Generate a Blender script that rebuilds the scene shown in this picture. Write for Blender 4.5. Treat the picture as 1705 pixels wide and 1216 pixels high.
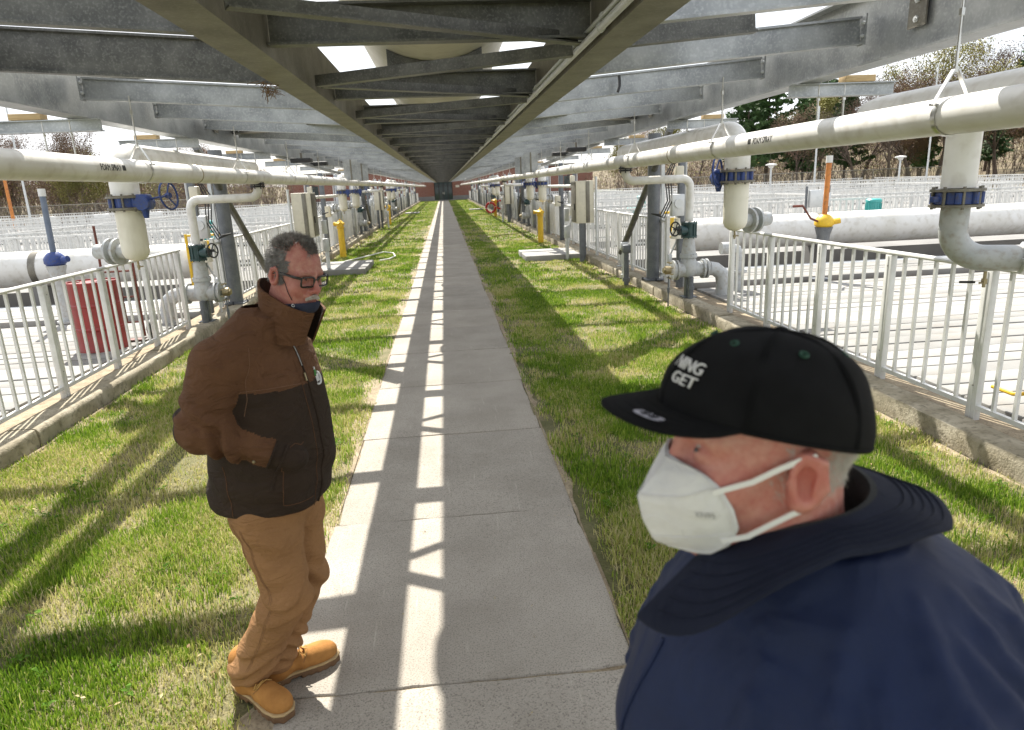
import bpy, bmesh, math, random
import numpy as np
from mathutils import Vector, Matrix
random.seed(7); rng = np.random.default_rng(7)
R_ = math.radians
for o in list(bpy.data.objects): bpy.data.objects.remove(o)
scene = bpy.context.scene
COL = scene.collection

# ------------------------------------------------------------------ camera
cam = bpy.data.cameras.new('camera'); camo = bpy.data.objects.new('camera', cam); COL.objects.link(camo)
scene.camera = camo
cam.sensor_width = 36.0; cam.lens = 24.0; cam.clip_start = 0.05; cam.clip_end = 3000
def _orth():
    f = Vector((0.0831, 0.96316, -0.2558)).normalized()
    rt = Vector((0.99440, -0.0970, -0.0422)); rt = (rt - f*rt.dot(f)).normalized()
    up = rt.cross(f)
    return rt, up, f
rt, up, fw = _orth()
camo.matrix_world = Matrix(((rt.x, up.x, -fw.x, 0), (rt.y, up.y, -fw.y, 0), (rt.z, up.z, -fw.z, 2.05), (0, 0, 0, 1)))
cam.dof.use_dof = True; cam.dof.focus_distance = 5.0; cam.dof.aperture_fstop = 5.6

# ------------------------------------------------------------------ sky and sun
SX, SY = 0.186, -0.75                       # ground shadow offset of a point one metre up
sun_dir = Vector((-SX, -SY, 1.0)).normalized()
elev = math.asin(sun_dir.z); azim = math.atan2(sun_dir.x, sun_dir.y)
world = bpy.data.worlds.new('World'); scene.world = world; world.use_nodes = True
nt = world.node_tree; nt.nodes.clear()
wo = nt.nodes.new('ShaderNodeOutputWorld'); bg = nt.nodes.new('ShaderNodeBackground')
sky = nt.nodes.new('ShaderNodeTexSky'); sky.sky_type = 'NISHITA'; sky.sun_disc = False
sky.sun_elevation = elev; sky.sun_rotation = azim; sky.dust_density = 2.0
tc = nt.nodes.new('ShaderNodeTexCoord'); mp = nt.nodes.new('ShaderNodeMapping'); mp.inputs['Scale'].default_value = (1, 1, 2.6)
nz = nt.nodes.new('ShaderNodeTexNoise'); nz.inputs['Scale'].default_value = 2.2; nz.inputs['Detail'].default_value = 7; nz.inputs['Roughness'].default_value = .6
cr = nt.nodes.new('ShaderNodeValToRGB'); cr.color_ramp.elements[0].position = .34; cr.color_ramp.elements[1].position = .62
cr.color_ramp.elements[0].color = (.42, .42, .42, 1); cr.color_ramp.elements[1].color = (1, 1, 1, 1)
mx = nt.nodes.new('ShaderNodeMixRGB'); mx.inputs[2].default_value = (9.2, 9.4, 9.7, 1)
L = nt.links.new
L(tc.outputs['Generated'], mp.inputs['Vector']); L(mp.outputs[0], nz.inputs['Vector']); L(nz.outputs['Fac'], cr.inputs[0])
L(cr.outputs[0], mx.inputs[0]); L(sky.outputs[0], mx.inputs[1]); L(mx.outputs[0], bg.inputs[0])
bg.inputs[1].default_value = 0.073
L(bg.outputs[0], wo.inputs[0])
sl = bpy.data.lights.new('sun', 'SUN'); sl.energy = 5.0; sl.angle = R_(.53); sl.color = (1.0, .95, .86)
so = bpy.data.objects.new('sun', sl); COL.objects.link(so)
so.rotation_euler = sun_dir.to_track_quat('Z', 'Y').to_euler()
so.location = (0, 0, 40)
scene.view_settings.view_transform = 'Standard'; scene.view_settings.look = 'None'
scene.view_settings.exposure = 1.28; scene.view_settings.gamma = 1; scene.view_settings.use_curve_mapping = False
scene.render.engine = 'CYCLES'
scene.cycles.max_bounces = 6; scene.cycles.transparent_max_bounces = 8

# ------------------------------------------------------------------ materials
M = {}
def mat(name, c1, c2=None, scale=4.0, rough=.5, metal=0.0, bump=0.0, bscale=60.0, fine=None, fscale=90.0, ffac=.35,
        rnd=0.0, spec=.5, lo=.35, hi=.65, stretch=None, sss=0.0, wr=None):
    m = bpy.data.materials.new(name); m.use_nodes = True
    n = m.node_tree.nodes; l = m.node_tree.links.new
    b = n['Principled BSDF']
    b.inputs['Roughness'].default_value = rough; b.inputs['Metallic'].default_value = metal
    b.inputs['Specular IOR Level'].default_value = spec
    if sss:
        b.inputs['Subsurface Weight'].default_value = sss; b.inputs['Subsurface Radius'].default_value = (.010, .004, .002)
        b.inputs['Subsurface Scale'].default_value = 1.0
    g = n.new('ShaderNodeNewGeometry'); pos = g.outputs['Position']
    if stretch:
        q = n.new('ShaderNodeMapping'); q.inputs['Scale'].default_value = stretch; l(pos, q.inputs['Vector']); pos = q.outputs[0]
    col = None
    if c2 is None: c2 = tuple(x*.86 for x in c1)
    t = n.new('ShaderNodeTexNoise'); t.inputs['Scale'].default_value = scale; t.inputs['Detail'].default_value = 6; t.inputs['Roughness'].default_value = .6
    l(pos, t.inputs['Vector'])
    r = n.new('ShaderNodeMapRange'); r.inputs[1].default_value = lo; r.inputs[2].default_value = hi; l(t.outputs['Fac'], r.inputs[0])
    x = n.new('ShaderNodeMixRGB'); x.inputs[1].default_value = (*c1, 1); x.inputs[2].default_value = (*c2, 1); l(r.outputs[0], x.inputs[0])
    col = x.outputs[0]
    if fine:
        t2 = n.new('ShaderNodeTexNoise'); t2.inputs['Scale'].default_value = fscale; t2.inputs['Detail'].default_value = 3
        l(pos, t2.inputs['Vector'])
        r2 = n.new('ShaderNodeMapRange'); r2.inputs[1].default_value = .5; r2.inputs[2].default_value = .72; r2.inputs[4].default_value = ffac; l(t2.outputs['Fac'], r2.inputs[0])
        x2 = n.new('ShaderNodeMixRGB'); l(r2.outputs[0], x2.inputs[0]); l(col, x2.inputs[1]); x2.inputs[2].default_value = (*fine, 1)
        col = x2.outputs[0]
    if rnd:
        oi = n.new('ShaderNodeObjectInfo')
        h = n.new('ShaderNodeHueSaturation'); rr = n.new('ShaderNodeMapRange'); rr.inputs[3].default_value = 1-rnd; rr.inputs[4].default_value = 1+rnd
        l(oi.outputs['Random'], rr.inputs[0]); l(rr.outputs[0], h.inputs['Value']); l(col, h.inputs['Color']); col = h.outputs[0]
    l(col, b.inputs['Base Color'])
    if bump:
        bt = n.new('ShaderNodeTexNoise'); bt.inputs['Scale'].default_value = bscale; bt.inputs['Detail'].default_value = 4
        l(pos, bt.inputs['Vector'])
        bn = n.new('ShaderNodeBump'); bn.inputs['Strength'].default_value = bump; bn.inputs['Distance'].default_value = .01
        l(bt.outputs['Fac'], bn.inputs['Height']); l(bn.outputs[0], b.inputs['Normal'])
        if wr:
            wm = n.new('ShaderNodeMapping'); wm.inputs['Scale'].default_value = wr[2]; wm.inputs['Rotation'].default_value = (.4,.5,.3); l(g.outputs['Position'], wm.inputs['Vector'])
            wt = n.new('ShaderNodeTexNoise'); wt.inputs['Scale'].default_value = wr[0]; wt.inputs['Detail'].default_value = 2.5; wt.inputs['Distortion'].default_value = 1.6; l(wm.outputs[0], wt.inputs['Vector'])
            wb = n.new('ShaderNodeBump'); wb.inputs['Strength'].default_value = wr[1]; wb.inputs['Distance'].default_value = .03; l(wt.outputs['Fac'], wb.inputs['Height']); l(wb.outputs[0], bn.inputs['Normal'])
    M[name] = m
    return m
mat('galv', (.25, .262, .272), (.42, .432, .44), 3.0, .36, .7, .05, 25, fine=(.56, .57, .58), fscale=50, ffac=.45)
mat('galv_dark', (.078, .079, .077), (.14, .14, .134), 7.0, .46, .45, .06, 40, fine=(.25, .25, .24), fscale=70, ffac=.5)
mat('galv_mid', (.125, .115, .095), (.215, .20, .165), 4.0, .48, .4, .05, 40, fine=(.29, .28, .25), fscale=60, ffac=.4)  # brown mixes dirt with bounced ground light painted into the colour
mat('pipe_white', (.72, .715, .70), (.60, .585, .54), 1.7, .38, 0, .03, 30, fine=(.34, .30, .23), fscale=8, ffac=.38)
mat('duct_cream', (.72, .695, .60), (.62, .59, .49), 1.6, .5, 0, .03, 30, fine=(.42, .38, .28), fscale=9, ffac=.3, stretch=(1,1,.35))
mat('fence_white', (.66, .66, .645), (.56, .56, .54), 6, .4, .0, fine=(.40, .38, .33), fscale=22, ffac=.18)
mat('stainless', (.55, .54, .52), (.70, .70, .68), 9, .28, 1.0, .02, 60)
mat('concrete_path', (.365, .332, .285), (.28, .252, .212), 1.3, .88, 0, .5, 240, fine=(.115, .102, .086), fscale=130, ffac=.85, rnd=.07)
def path_wear():
    m = M['concrete_path']; n = m.node_tree.nodes; l = m.node_tree.links.new; b = n['Principled BSDF']; src = b.inputs['Base Color'].links[0].from_socket
    g = n.new('ShaderNodeNewGeometry')
    for (sc, st, rot, lo, hi, fac, col) in ((165,(1,1,1),0,.60,.74,.55,(.56,.52,.45)), (2.2,(14,.9,1),.75,.66,.74,.45,(.50,.46,.39)), (1.6,(18,1.1,1),-.5,.68,.76,.40,(.52,.48,.41)), (3.1,(1,1,1),0,.60,.80,.45,(.20,.175,.14))):
        q = n.new('ShaderNodeMapping'); q.inputs['Scale'].default_value = st; q.inputs['Rotation'].default_value = (0,0,rot); l(g.outputs['Position'], q.inputs['Vector'])
        t = n.new('ShaderNodeTexNoise'); t.inputs['Scale'].default_value = sc; t.inputs['Detail'].default_value = 4; l(q.outputs[0], t.inputs['Vector'])
        r = n.new('ShaderNodeMapRange'); r.inputs[1].default_value = lo; r.inputs[2].default_value = hi; r.inputs[4].default_value = fac; l(t.outputs['Fac'], r.inputs[0])
        x = n.new('ShaderNodeMixRGB'); l(r.outputs[0], x.inputs[0]); l(src, x.inputs[1]); x.inputs[2].default_value = (*col,1); src = x.outputs[0]
    l(src, b.inputs['Base Color'])
path_wear()
mat('concrete_kerb', (.38, .34, .26), (.215, .185, .125), 3.5, .9, 0, .6, 60, fine=(.11, .095, .06), fscale=22, ffac=.7)
mat('concrete_deck', (.27, .267, .255), (.20, .197, .188), 1.3, .85, 0, .25, 60, fine=(.22, .18, .135), fscale=3.5, ffac=.35, rnd=.2)
mat('concrete_far', (.22, .215, .205), (.16, .155, .15), .6, .9, 0, 0)
mat('soil', (.20, .155, .10), (.34, .28, .19), 9, .95, 0, .8, 40, fine=(.09, .065, .04), fscale=60, ffac=.7)
mat('lawn_soil', (.10, .10, .035), (.21, .175, .10), 1.9, .95, 0, 1.0, 60, fine=(.045, .045, .018), fscale=75, ffac=.85, lo=.40, hi=.62)
mat('water_dark', (.012, .013, .013), (.02, .02, .018), 2, .15, 0, .1, 6)
mat('blue_paint', (.012, .035, .17), (.018, .05, .21), 12, .38, 0, .1, 60, fine=(.07, .06, .06), fscale=34, ffac=.6)
mat('green_paint', (.012, .045, .05), (.02, .06, .06), 14, .35, 0, fine=(.02, .02, .02), fscale=40, ffac=.5)
mat('grey_paint', (.36, .38, .39), (.44, .45, .45), 8, .45, 0, .05, 60, fine=(.24, .19, .13), fscale=20, ffac=.55)
mat('steel_grey', (.10, .11, .125), (.15, .16, .175), 6, .5, .3, .03, 40, fine=(.22, .23, .23), fscale=60, ffac=.4)
mat('black', (.015, .015, .016), (.028, .028, .03), 10, .6)
mat('yellow_paint', (.72, .47, .02), (.62, .38, .02), 5, .45, 0, fine=(.4, .26, .05), fscale=30, ffac=.3)
mat('red_paint', (.26, .018, .016), (.19, .014, .013), 4, .42, 0, .04, 20, fine=(.12, .03, .02), fscale=22, ffac=.5)
mat('rust_red', (.16, .035, .018), (.10, .03, .02), 14, .6, 0, .1, 60)
mat('orange_pipe', (.60, .22, .04), (.42, .15, .04), 5, .55, 0, 0, fine=(.2, .1, .04), fscale=20, ffac=.6)
mat('teal_paint', (.04, .30, .29), (.06, .36, .34), 6, .4)
mat('wood', (.52, .38, .20), (.40, .28, .14), 8, .7, stretch=(1, 10, 10))
mat('bolt', (.03, .035, .05), (.07, .07, .08), 20, .45, .6)
mat('brass', (.35, .29, .17), (.28, .24, .15), 20, .45, .7)
mat('cabinet', (.66, .62, .50), (.56, .53, .44), 3, .5, 0, fine=(.4, .36, .28), fscale=12, ffac=.2)
mat('galv_box', (.50, .52, .53), (.60, .61, .61), 6, .45, .5)
mat('glass_dark', (.03, .05, .05), (.05, .07, .07), 1, .06)
mat('text_black', (.02, .02, .02), (.03, .03, .03), 20, .7)
mat('trunk', (.075, .055, .042), (.12, .09, .07), 6, .95, 0, .6, 20)
mat('twig', (.095, .07, .057), (.14, .103, .082), 1.2, .95)
mat('bud_olive', (.25, .22, .06), (.17, .17, .04), .5, .8, rnd=.2)
mat('bud_red', (.19, .105, .065), (.15, .10, .05), .5, .8, rnd=.2)
mat('needle', (.035, .085, .022), (.065, .125, .03), .8, .75, rnd=.2)
mat('hill', (.115, .085, .055), (.17, .135, .075), .25, .95, 0, 0, fine=(.07, .075, .03), fscale=1.2, ffac=.8)
mat('field', (.10, .14, .035), (.17, .16, .07), .2, .95)
mat('hose', (.70, .70, .66), (.6, .6, .56), 10, .5)
mat('mortar', (.30, .25, .21), (.25, .2, .17), 3, .9)
mat('nest', (.12, .06, .025), (.2, .12, .05), 30, .95)

# ------------------------------------------------------------------ mesh helpers
class MB:
    def __init__(s): s.v = []; s.f = []; s.m = []; s.cur = 0
    def add(s, vs, fs):
        k = len(s.v); s.v += [tuple(p) for p in vs]
        for f in fs: s.f.append(tuple(i+k for i in f)); s.m.append(s.cur)
        return s
    def box(s, x0, x1, y0, y1, z0, z1):
        return s.add([(x0,y0,z0),(x1,y0,z0),(x1,y1,z0),(x0,y1,z0),(x0,y0,z1),(x1,y0,z1),(x1,y1,z1),(x0,y1,z1)],
                     [(0,3,2,1),(4,5,6,7),(0,1,5,4),(1,2,6,5),(2,3,7,6),(3,0,4,7)])
    def cbox(s, c, d, b=0.0):
        """box centred at c with size d and chamfered vertical+horizontal edges b"""
        if b <= 0: return s.box(c[0]-d[0]/2,c[0]+d[0]/2,c[1]-d[1]/2,c[1]+d[1]/2,c[2]-d[2]/2,c[2]+d[2]/2)
        bm = bmesh.new(); bmesh.ops.create_cube(bm, size=1)
        bmesh.ops.scale(bm, vec=d, verts=bm.verts); bmesh.ops.bevel(bm, geom=bm.edges, offset=b, segments=2, affect='EDGES', profile=.5)
        bmesh.ops.translate(bm, vec=c, verts=bm.verts); bm.verts.index_update()
        s.add([v.co[:] for v in bm.verts], [[v.index for v in f.verts] for f in bm.faces]); bm.free(); return s
    def prism(s, prof, p0, p1, upv=(0,0,1)):
        """extrude 2-D profile [(side,up)] from p0 to p1"""
        p0 = Vector(p0); p1 = Vector(p1); d = (p1-p0).normalized(); u = Vector(upv); sd = d.cross(u).normalized(); u = sd.cross(d)
        n = len(prof); vs = [p0+sd*a+u*b for a,b in prof]+[p1+sd*a+u*b for a,b in prof]
        fs = [(i,(i+1)%n,(i+1)%n+n,i+n) for i in range(n)]
        return s.add(vs, fs+[tuple(range(n))[::-1], tuple(range(n,2*n))])
    def tube(s, pts, r, n=10, caps=True, closed=False):
        pts = [Vector(p) for p in pts]; rs = r if isinstance(r,(list,tuple)) else [r]*len(pts)
        N = len(pts); ring = []; nrm = None; vs = []
        for i,p in enumerate(pts):
            if closed: t = (pts[(i+1)%N]-pts[i-1])
            else: t = (pts[min(i+1,N-1)]-pts[max(i-1,0)])
            t = t.normalized() if t.length > 1e-9 else Vector((0,0,1))
            if nrm is None: nrm = t.orthogonal().normalized()
            nrm = (nrm - t*nrm.dot(t)); nrm = nrm.normalized() if nrm.length > 1e-6 else t.orthogonal().normalized()
            b = t.cross(nrm)
            for k in range(n):
                a = 2*math.pi*k/n; vs.append(p+(nrm*math.cos(a)+b*math.sin(a))*rs[i])
        fs = []
        for i in range(N if closed else N-1):
            j = (i+1)%N
            for k in range(n): fs.append((i*n+k, i*n+(k+1)%n, j*n+(k+1)%n, j*n+k))
        if caps and not closed: fs += [tuple(range(n))[::-1], tuple(range((N-1)*n, N*n))]
        return s.add(vs, fs)
    def cyl(s, p0, p1, r, r2=None, n=16): return s.tube([p0,p1], [r, r if r2 is None else r2], n)
    def lathe(s, prof, base=(0,0,0), axis=(0,0,1), n=20):
        """prof [(r,h)] turned round axis"""
        ax = Vector(axis).normalized(); a = ax.orthogonal().normalized(); b = ax.cross(a); base = Vector(base); vs = []
        for r,h in prof:
            for k in range(n):
                t = 2*math.pi*k/n; vs.append(base+ax*h+(a*math.cos(t)+b*math.sin(t))*max(r,1e-4))
        fs = []
        for i in range(len(prof)-1):
            for k in range(n): fs.append((i*n+k, i*n+(k+1)%n, (i+1)*n+(k+1)%n, (i+1)*n+k))
        fs += [tuple(range(n))[::-1], tuple(range((len(prof)-1)*n, len(prof)*n))]
        return s.add(vs, fs)
    def torus(s, c, axis, R, r, n=28, m=8):
        ax = Vector(axis).normalized(); a = ax.orthogonal().normalized(); b = ax.cross(a); c = Vector(c)
        return s.tube([c+(a*math.cos(2*math.pi*k/n)+b*math.sin(2*math.pi*k/n))*R for k in range(n)], r, m, closed=True)
    def ball(s, c, r, n=12, m=8):
        rr = r if isinstance(r,(tuple,list)) else (r,r,r); vs = []; fs = []
        for i in range(1,m):
            t = math.pi*i/m
            for k in range(n):
                p = 2*math.pi*k/n; vs.append((c[0]+rr[0]*math.sin(t)*math.cos(p), c[1]+rr[1]*math.sin(t)*math.sin(p), c[2]+rr[2]*math.cos(t)))
        vs += [(c[0],c[1],c[2]+rr[2]),(c[0],c[1],c[2]-rr[2])]; T = len(vs)-2; B = T+1
        for i in range(m-2):
            for k in range(n): fs.append((i*n+k, (i+1)*n+k, (i+1)*n+(k+1)%n, i*n+(k+1)%n))
        for k in range(n): fs.append((T,k,(k+1)%n)); fs.append((B,(m-2)*n+(k+1)%n,(m-2)*n+k))
        return s.add(vs, fs)
def mesh_from(name, v, f, mats, mi=None, ang=35, smooth=True):
    me = bpy.data.meshes.new(name); me.from_pydata(v, [], f)
    for m in (mats if isinstance(mats,(list,tuple)) else [mats]): me.materials.append(M[m] if isinstance(m,str) else m)
    if mi is not None and len(mi): me.polygons.foreach_set('material_index', np.asarray(mi, dtype=np.int32))
    me.update()
    if smooth:
        me.polygons.foreach_set('use_smooth', np.ones(len(me.polygons), dtype=bool))
        if ang < 180: me.set_sharp_from_angle(angle=R_(ang))
    return me
def put(name, me, parent=None, loc=(0,0,0), rot=(0,0,0), scale=None):
    o = bpy.data.objects.new(name, me); COL.objects.link(o); o.location = loc; o.rotation_euler = rot
    if scale is not None: o.scale = scale if not isinstance(scale,(int,float)) else (scale,)*3
    if parent is not None: o.parent = parent
    return o
def obj(name, mb, mats, parent=None, loc=(0,0,0), rot=(0,0,0), ang=35):
    return put(name, mesh_from(name, mb.v, mb.f, mats, mb.m, ang), parent, loc, rot)
def tag(o, label=None, cat=None, group=None, kind=None):
    if label: o['label'] = label
    if cat: o['category'] = cat
    if group: o['group'] = group
    if kind: o['kind'] = kind
    return o
def thing(name, label, cat, loc=(0,0,0), rot=0, group=None):
    o = bpy.data.objects.new(name, None); COL.objects.link(o); o.location = loc; o.rotation_euler = (0,0,rot)
    o.empty_display_size = .1
    return tag(o, label, cat, group)
def struct(name, mb, mats, parent=None, loc=(0,0,0)):
    o = obj(name, mb, mats, parent, loc)
    if parent is None: o['kind'] = 'structure'
    return o
def copy_tree(o, parent=None, loc=None, rot=None, label=None):
    c = o.copy(); COL.objects.link(c)
    if parent is not None: c.parent = parent
    if loc is not None: c.location = loc
    if rot is not None: c.rotation_euler = (0,0,rot)
    if label: c['label'] = label
    for ch in o.children: copy_tree(ch, c)
    return c
def arc(c, a, b, r, t0, t1, n=8):
    """points on arc centre c in plane of unit vectors a,b"""
    c = Vector(c); a = Vector(a); b = Vector(b)
    return [c+(a*math.cos(R_(t0+(t1-t0)*i/n))+b*math.sin(R_(t0+(t1-t0)*i/n)))*r for i in range(n+1)]
def text_obj(s, size, ext=0.0008):
    cu = bpy.data.curves.new('lettering', 'FONT'); cu.body = s; cu.size = size; cu.extrude = ext; cu.align_x = 'LEFT'
    t = bpy.data.objects.new('lettering', cu); COL.objects.link(t)
    dg = bpy.context.evaluated_depsgraph_get(); me = bpy.data.meshes.new_from_object(t.evaluated_get(dg))
    bpy.data.objects.remove(t); bpy.data.curves.remove(cu)
    return me
ORD = ['first','second','third','fourth','fifth','sixth','seventh','eighth','ninth','tenth','eleventh','twelfth','thirteenth','fourteenth','fifteenth','sixteenth','seventeenth','eighteenth','nineteenth','twentieth']
def hexbolt(mb, c, axis, r=.016, h=.014):
    ax = Vector(axis); c = Vector(c); mb.cyl(c, c+ax*h, r, n=6); mb.cyl(c+ax*h, c+ax*(h+.008), r*.5, n=6)
# ================================================================== THE SETTING
YE = 112.0                                   # brick building closes the corridor here
def sstep(a, b, x):
    t = np.clip((x-a)/(b-a), 0, 1); return t*t*(3-2*t)
def hill_h(x, y):
    ax = np.abs(x); d = np.maximum(ax-42, np.minimum(y-64, ax-27))
    side = np.where(x > 0, 9.0, 6.5)
    h = side*sstep(0, 75, d) + 25*sstep(110, 600, d)
    return h + .5*np.sin(x*.13+1)*np.cos(y*.11)*sstep(4, 20, d)
def ground_sheet():
    def axis(lo, hi, fine):
        a = list(np.arange(-120, 121, fine)) if lo < -100 else list(np.arange(-40, 181, fine))
        return np.array([lo, lo*.55] + a + [hi*.5, hi])
    xs = axis(-1500, 1500, 4.0); ys = axis(-60, 2000, 4.0)
    X, Y = np.meshgrid(xs, ys, indexing='ij'); Z = hill_h(X, Y) - .30
    nx, ny = X.shape; v = np.stack([X, Y, Z], -1).reshape(-1, 3)
    i, j = np.meshgrid(np.arange(nx-1), np.arange(ny-1), indexing='ij'); a = (i*ny+j).ravel()
    f = np.stack([a, a+ny, a+ny+1, a+1], 1)
    c = v[f].mean(1); mi = (hill_h(c[:,0], c[:,1]) > .3).astype(int)
    me = mesh_from('ground', v.tolist(), f.tolist(), ['field', 'hill'], mi, 180)
    return tag(put('ground', me), kind='structure')
ground_sheet()
PX0, PX1 = -.82, .71                          # the concrete path
KX = 3.66                                     # kerb face
def lawn(name, x0, x1):
    xs = np.linspace(x0, x1, 26); ys = np.concatenate([np.arange(-3, 14, .12), np.arange(14, YE, 1.0), [YE]])
    X, Y = np.meshgrid(xs, ys, indexing='ij')
    n = rng.normal(0, 1, X.shape)
    for _ in range(3): n = (n+np.roll(n,1,0)+np.roll(n,-1,0)+np.roll(n,1,1)+np.roll(n,-1,1))/5
    Z = .03*n - .012
    nx, ny = X.shape; v = np.stack([X, Y, Z], -1).reshape(-1,3)
    i, j = np.meshgrid(np.arange(nx-1), np.arange(ny-1), indexing='ij'); a = (i*ny+j).ravel()
    f = np.stack([a, a+ny, a+ny+1, a+1], 1)
    return tag(put(name, mesh_from(name, v.tolist(), f.tolist(), 'lawn_soil', None, 180)), kind='structure')
lawn('lawn_left', -KX-.05, PX0+.02); lawn('lawn_right', PX1-.02, KX+.05)
# path: a bed with one slab per 1.53 m bay, saw-cut joints open
mb = MB(); mb.box(PX0-.02, PX1+.02, -3, YE, -.30, -.012); path = struct('path', mb, 'soil')
slabs = []
for q in range(6):
    rs = random.Random(40+q); w2, l2 = (PX1-PX0)/2, 1.520/2; ring = []
    def walk(n, amp):
        v = 0; o = []
        for _ in range(n): v = .72*v+rs.gauss(0, amp); o.append(v)
        return o
    N1, N2 = 30, 22
    e1, e2, s1, s2 = walk(N1,.0030), walk(N1,.0030), walk(N2,.0032), walk(N2,.0032)
    ring += [(-w2+2*w2*i/N1, -l2+e1[i]) for i in range(N1)]+[(w2+s1[i], -l2+2*l2*i/N2) for i in range(N2)]
    ring += [(w2-2*w2*i/N1, l2+e2[i]) for i in range(N1)]+[(-w2+s2[i], l2-2*l2*i/N2) for i in range(N2)]
    n = len(ring); sh = lambda k: [(x*(1-k/w2), y*(1-k/l2)) for x, y in ring]
    vs = [(x,y,-.09) for x,y in ring]+[(x,y,.022) for x,y in ring]+[(x,y,.028) for x,y in sh(.004)]+[(x,y,.030) for x,y in sh(.012)]
    fs = [(r*n+i, r*n+(i+1)%n, (r+1)*n+(i+1)%n, (r+1)*n+i) for r in range(3) for i in range(n)]+[tuple(range(3*n,4*n))]
    slabs.append(mesh_from('slab', vs, fs, 'concrete_path', None, 40))
y = 2.50-1.53*3
k = 0
while y < YE-1:
    s = put('slab', slabs[k%6], path, ((PX0+PX1)/2+random.uniform(-.012,.012), y+.765, -.03+random.uniform(-.004,.004)))
    s.rotation_euler = (random.uniform(-.002,.002), random.uniform(-.002,.002), random.uniform(-.006,.006)); y += 1.53; k += 1
# trodden earth along both path edges and under the kerbs
def earth_edge(name, x, out, wmax):
    rs = random.Random(sum(map(ord,name))%97); v = .5; vs = []; fs = []; ys = list(np.arange(-2, 30, .09))+list(np.arange(30, YE, .6))
    for i, y in enumerate(ys):
        v = min(1, max(.0, v+rs.gauss(0,.13))); w = .015+wmax*v*v
        vs += [(x,y,-.002),(x+out*w*.6,y,.006),(x+out*w,y,-.012)]
        if i: k = 3*i; fs += [(k-3,k-2,k+1,k),(k-2,k-1,k+2,k+1)] if out < 0 else [(k-3,k,k+1,k-2),(k-2,k+1,k+2,k-1)]
    tag(put(name, mesh_from(name, vs, fs, 'soil', None, 180)), kind='structure')
earth_edge('earth_edge_path_left', PX0+.004, -1, .19); earth_edge('earth_edge_path_right', PX1-.004, 1, .15); earth_edge('earth_edge_kerb_left', -KX+.01, 1, .12); earth_edge('earth_edge_kerb_right', KX-.01, -1, .14)
# kerbs: cast lengths butted end to end
def kerb(side):
    n = 'kerb_left' if side < 0 else 'kerb_right'
    mb = MB(); a, b = sorted((side*(KX+.012), side*(KX+.50))); mb.box(a, b, -3, YE, -.3, .08)
    root = struct(n, mb, 'soil')
    variants = []
    for q in range(4):
        bm = bmesh.new(); bmesh.ops.create_grid(bm, x_segments=1, y_segments=1, size=.5); bm.free()
        m2 = MB(); nx_, ny_ = 5, 16; L_ = 2.985
        prof = [(0,-.1),(0,.05),(.002,.13),(.016,.160),(.05,.170),(.14,.172),(.22,.170),(.245,.165),(.25,.10),(.25,-.1)]
        vs = []; r2 = random.Random(q+3)
        for j in range(ny_+1):
            for (a_, z_) in prof:
                e = .006*r2.uniform(-1,1) if z_ > 0 else 0
                vs.append((side*(KX+a_+e), -L_/2+L_*j/ny_, z_+.7*e))
        P = len(prof); fs = []
        for j in range(ny_):
            for i in range(P-1):
                fs.append((j*P+i, j*P+i+1, (j+1)*P+i+1, (j+1)*P+i) if side > 0 else (j*P+i, (j+1)*P+i, (j+1)*P+i+1, j*P+i+1))
        fs += [tuple(range(P)), tuple(range(ny_*P, (ny_+1)*P))[::-1]]
        m2.add(vs, fs); variants.append(mesh_from('kerb_stone', m2.v, m2.f, 'concrete_kerb', None, 50))
    y = -1.5
    while y < YE-2:
        s = put('kerb_stone', variants[random.randrange(4)], root, (random.uniform(-.006,.006), y, random.uniform(-.006,.006))); y += 3.0
kerb(-1); kerb(1)
# gravelly margin behind the kerb under the railing
for sd in (-1, 1):
    mb = MB(); a, b = sorted((sd*(KX+.25), sd*(4.20))); mb.box(a, b, -3, YE, -.3, .150); struct('gravel_margin_'+('left' if sd < 0 else 'right'), mb, 'soil')

# ------------------------------------------------------------------ concrete plank decks over the tanks
def deck(side):
    nm = 'deck_left' if side < 0 else 'deck_right'
    a, b = sorted((side*4.2, side*17.2)); mb = MB(); mb.box(a, b, -2, 11.55, -.3, .09); mb.box(a, b, 11.75, 13.2, -.3, .09)
    root = struct(nm, mb, 'mortar')
    me = []
    for ln in (6.48, 6.48):
        m2 = MB(); m2.cbox((0,0,0), (ln, .274, .11), .010); me.append(mesh_from('plank', m2.v, m2.f, 'concrete_deck', None, 40))
    rows = [(-1.9+.297*i) for i in range(46)]
    for y in rows:
        if y > 11.4: continue
        for c in range(2):
            o = put('plank', me[c], root, (side*(4.2+3.25+6.5*c), y, .135+random.uniform(-.006,.006)))
            o.rotation_euler = (random.uniform(-.008,.008), random.uniform(-.001,.001), random.uniform(-.002,.002))
    for i in range(5):
        for c in range(2):
            o = put('plank', me[c], root, (side*(4.2+3.25+6.5*c), 11.9+.297*i, .16+random.uniform(-.005,.005)))
    # black strip laid in the step gap between the two fields
    m3 = MB(); m3.box(a+.002, b-.002, 11.50, 11.72, -.2, .06); obj('dark_strip', m3, 'black', root)
    return root
deck(-1); deck(1)
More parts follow.
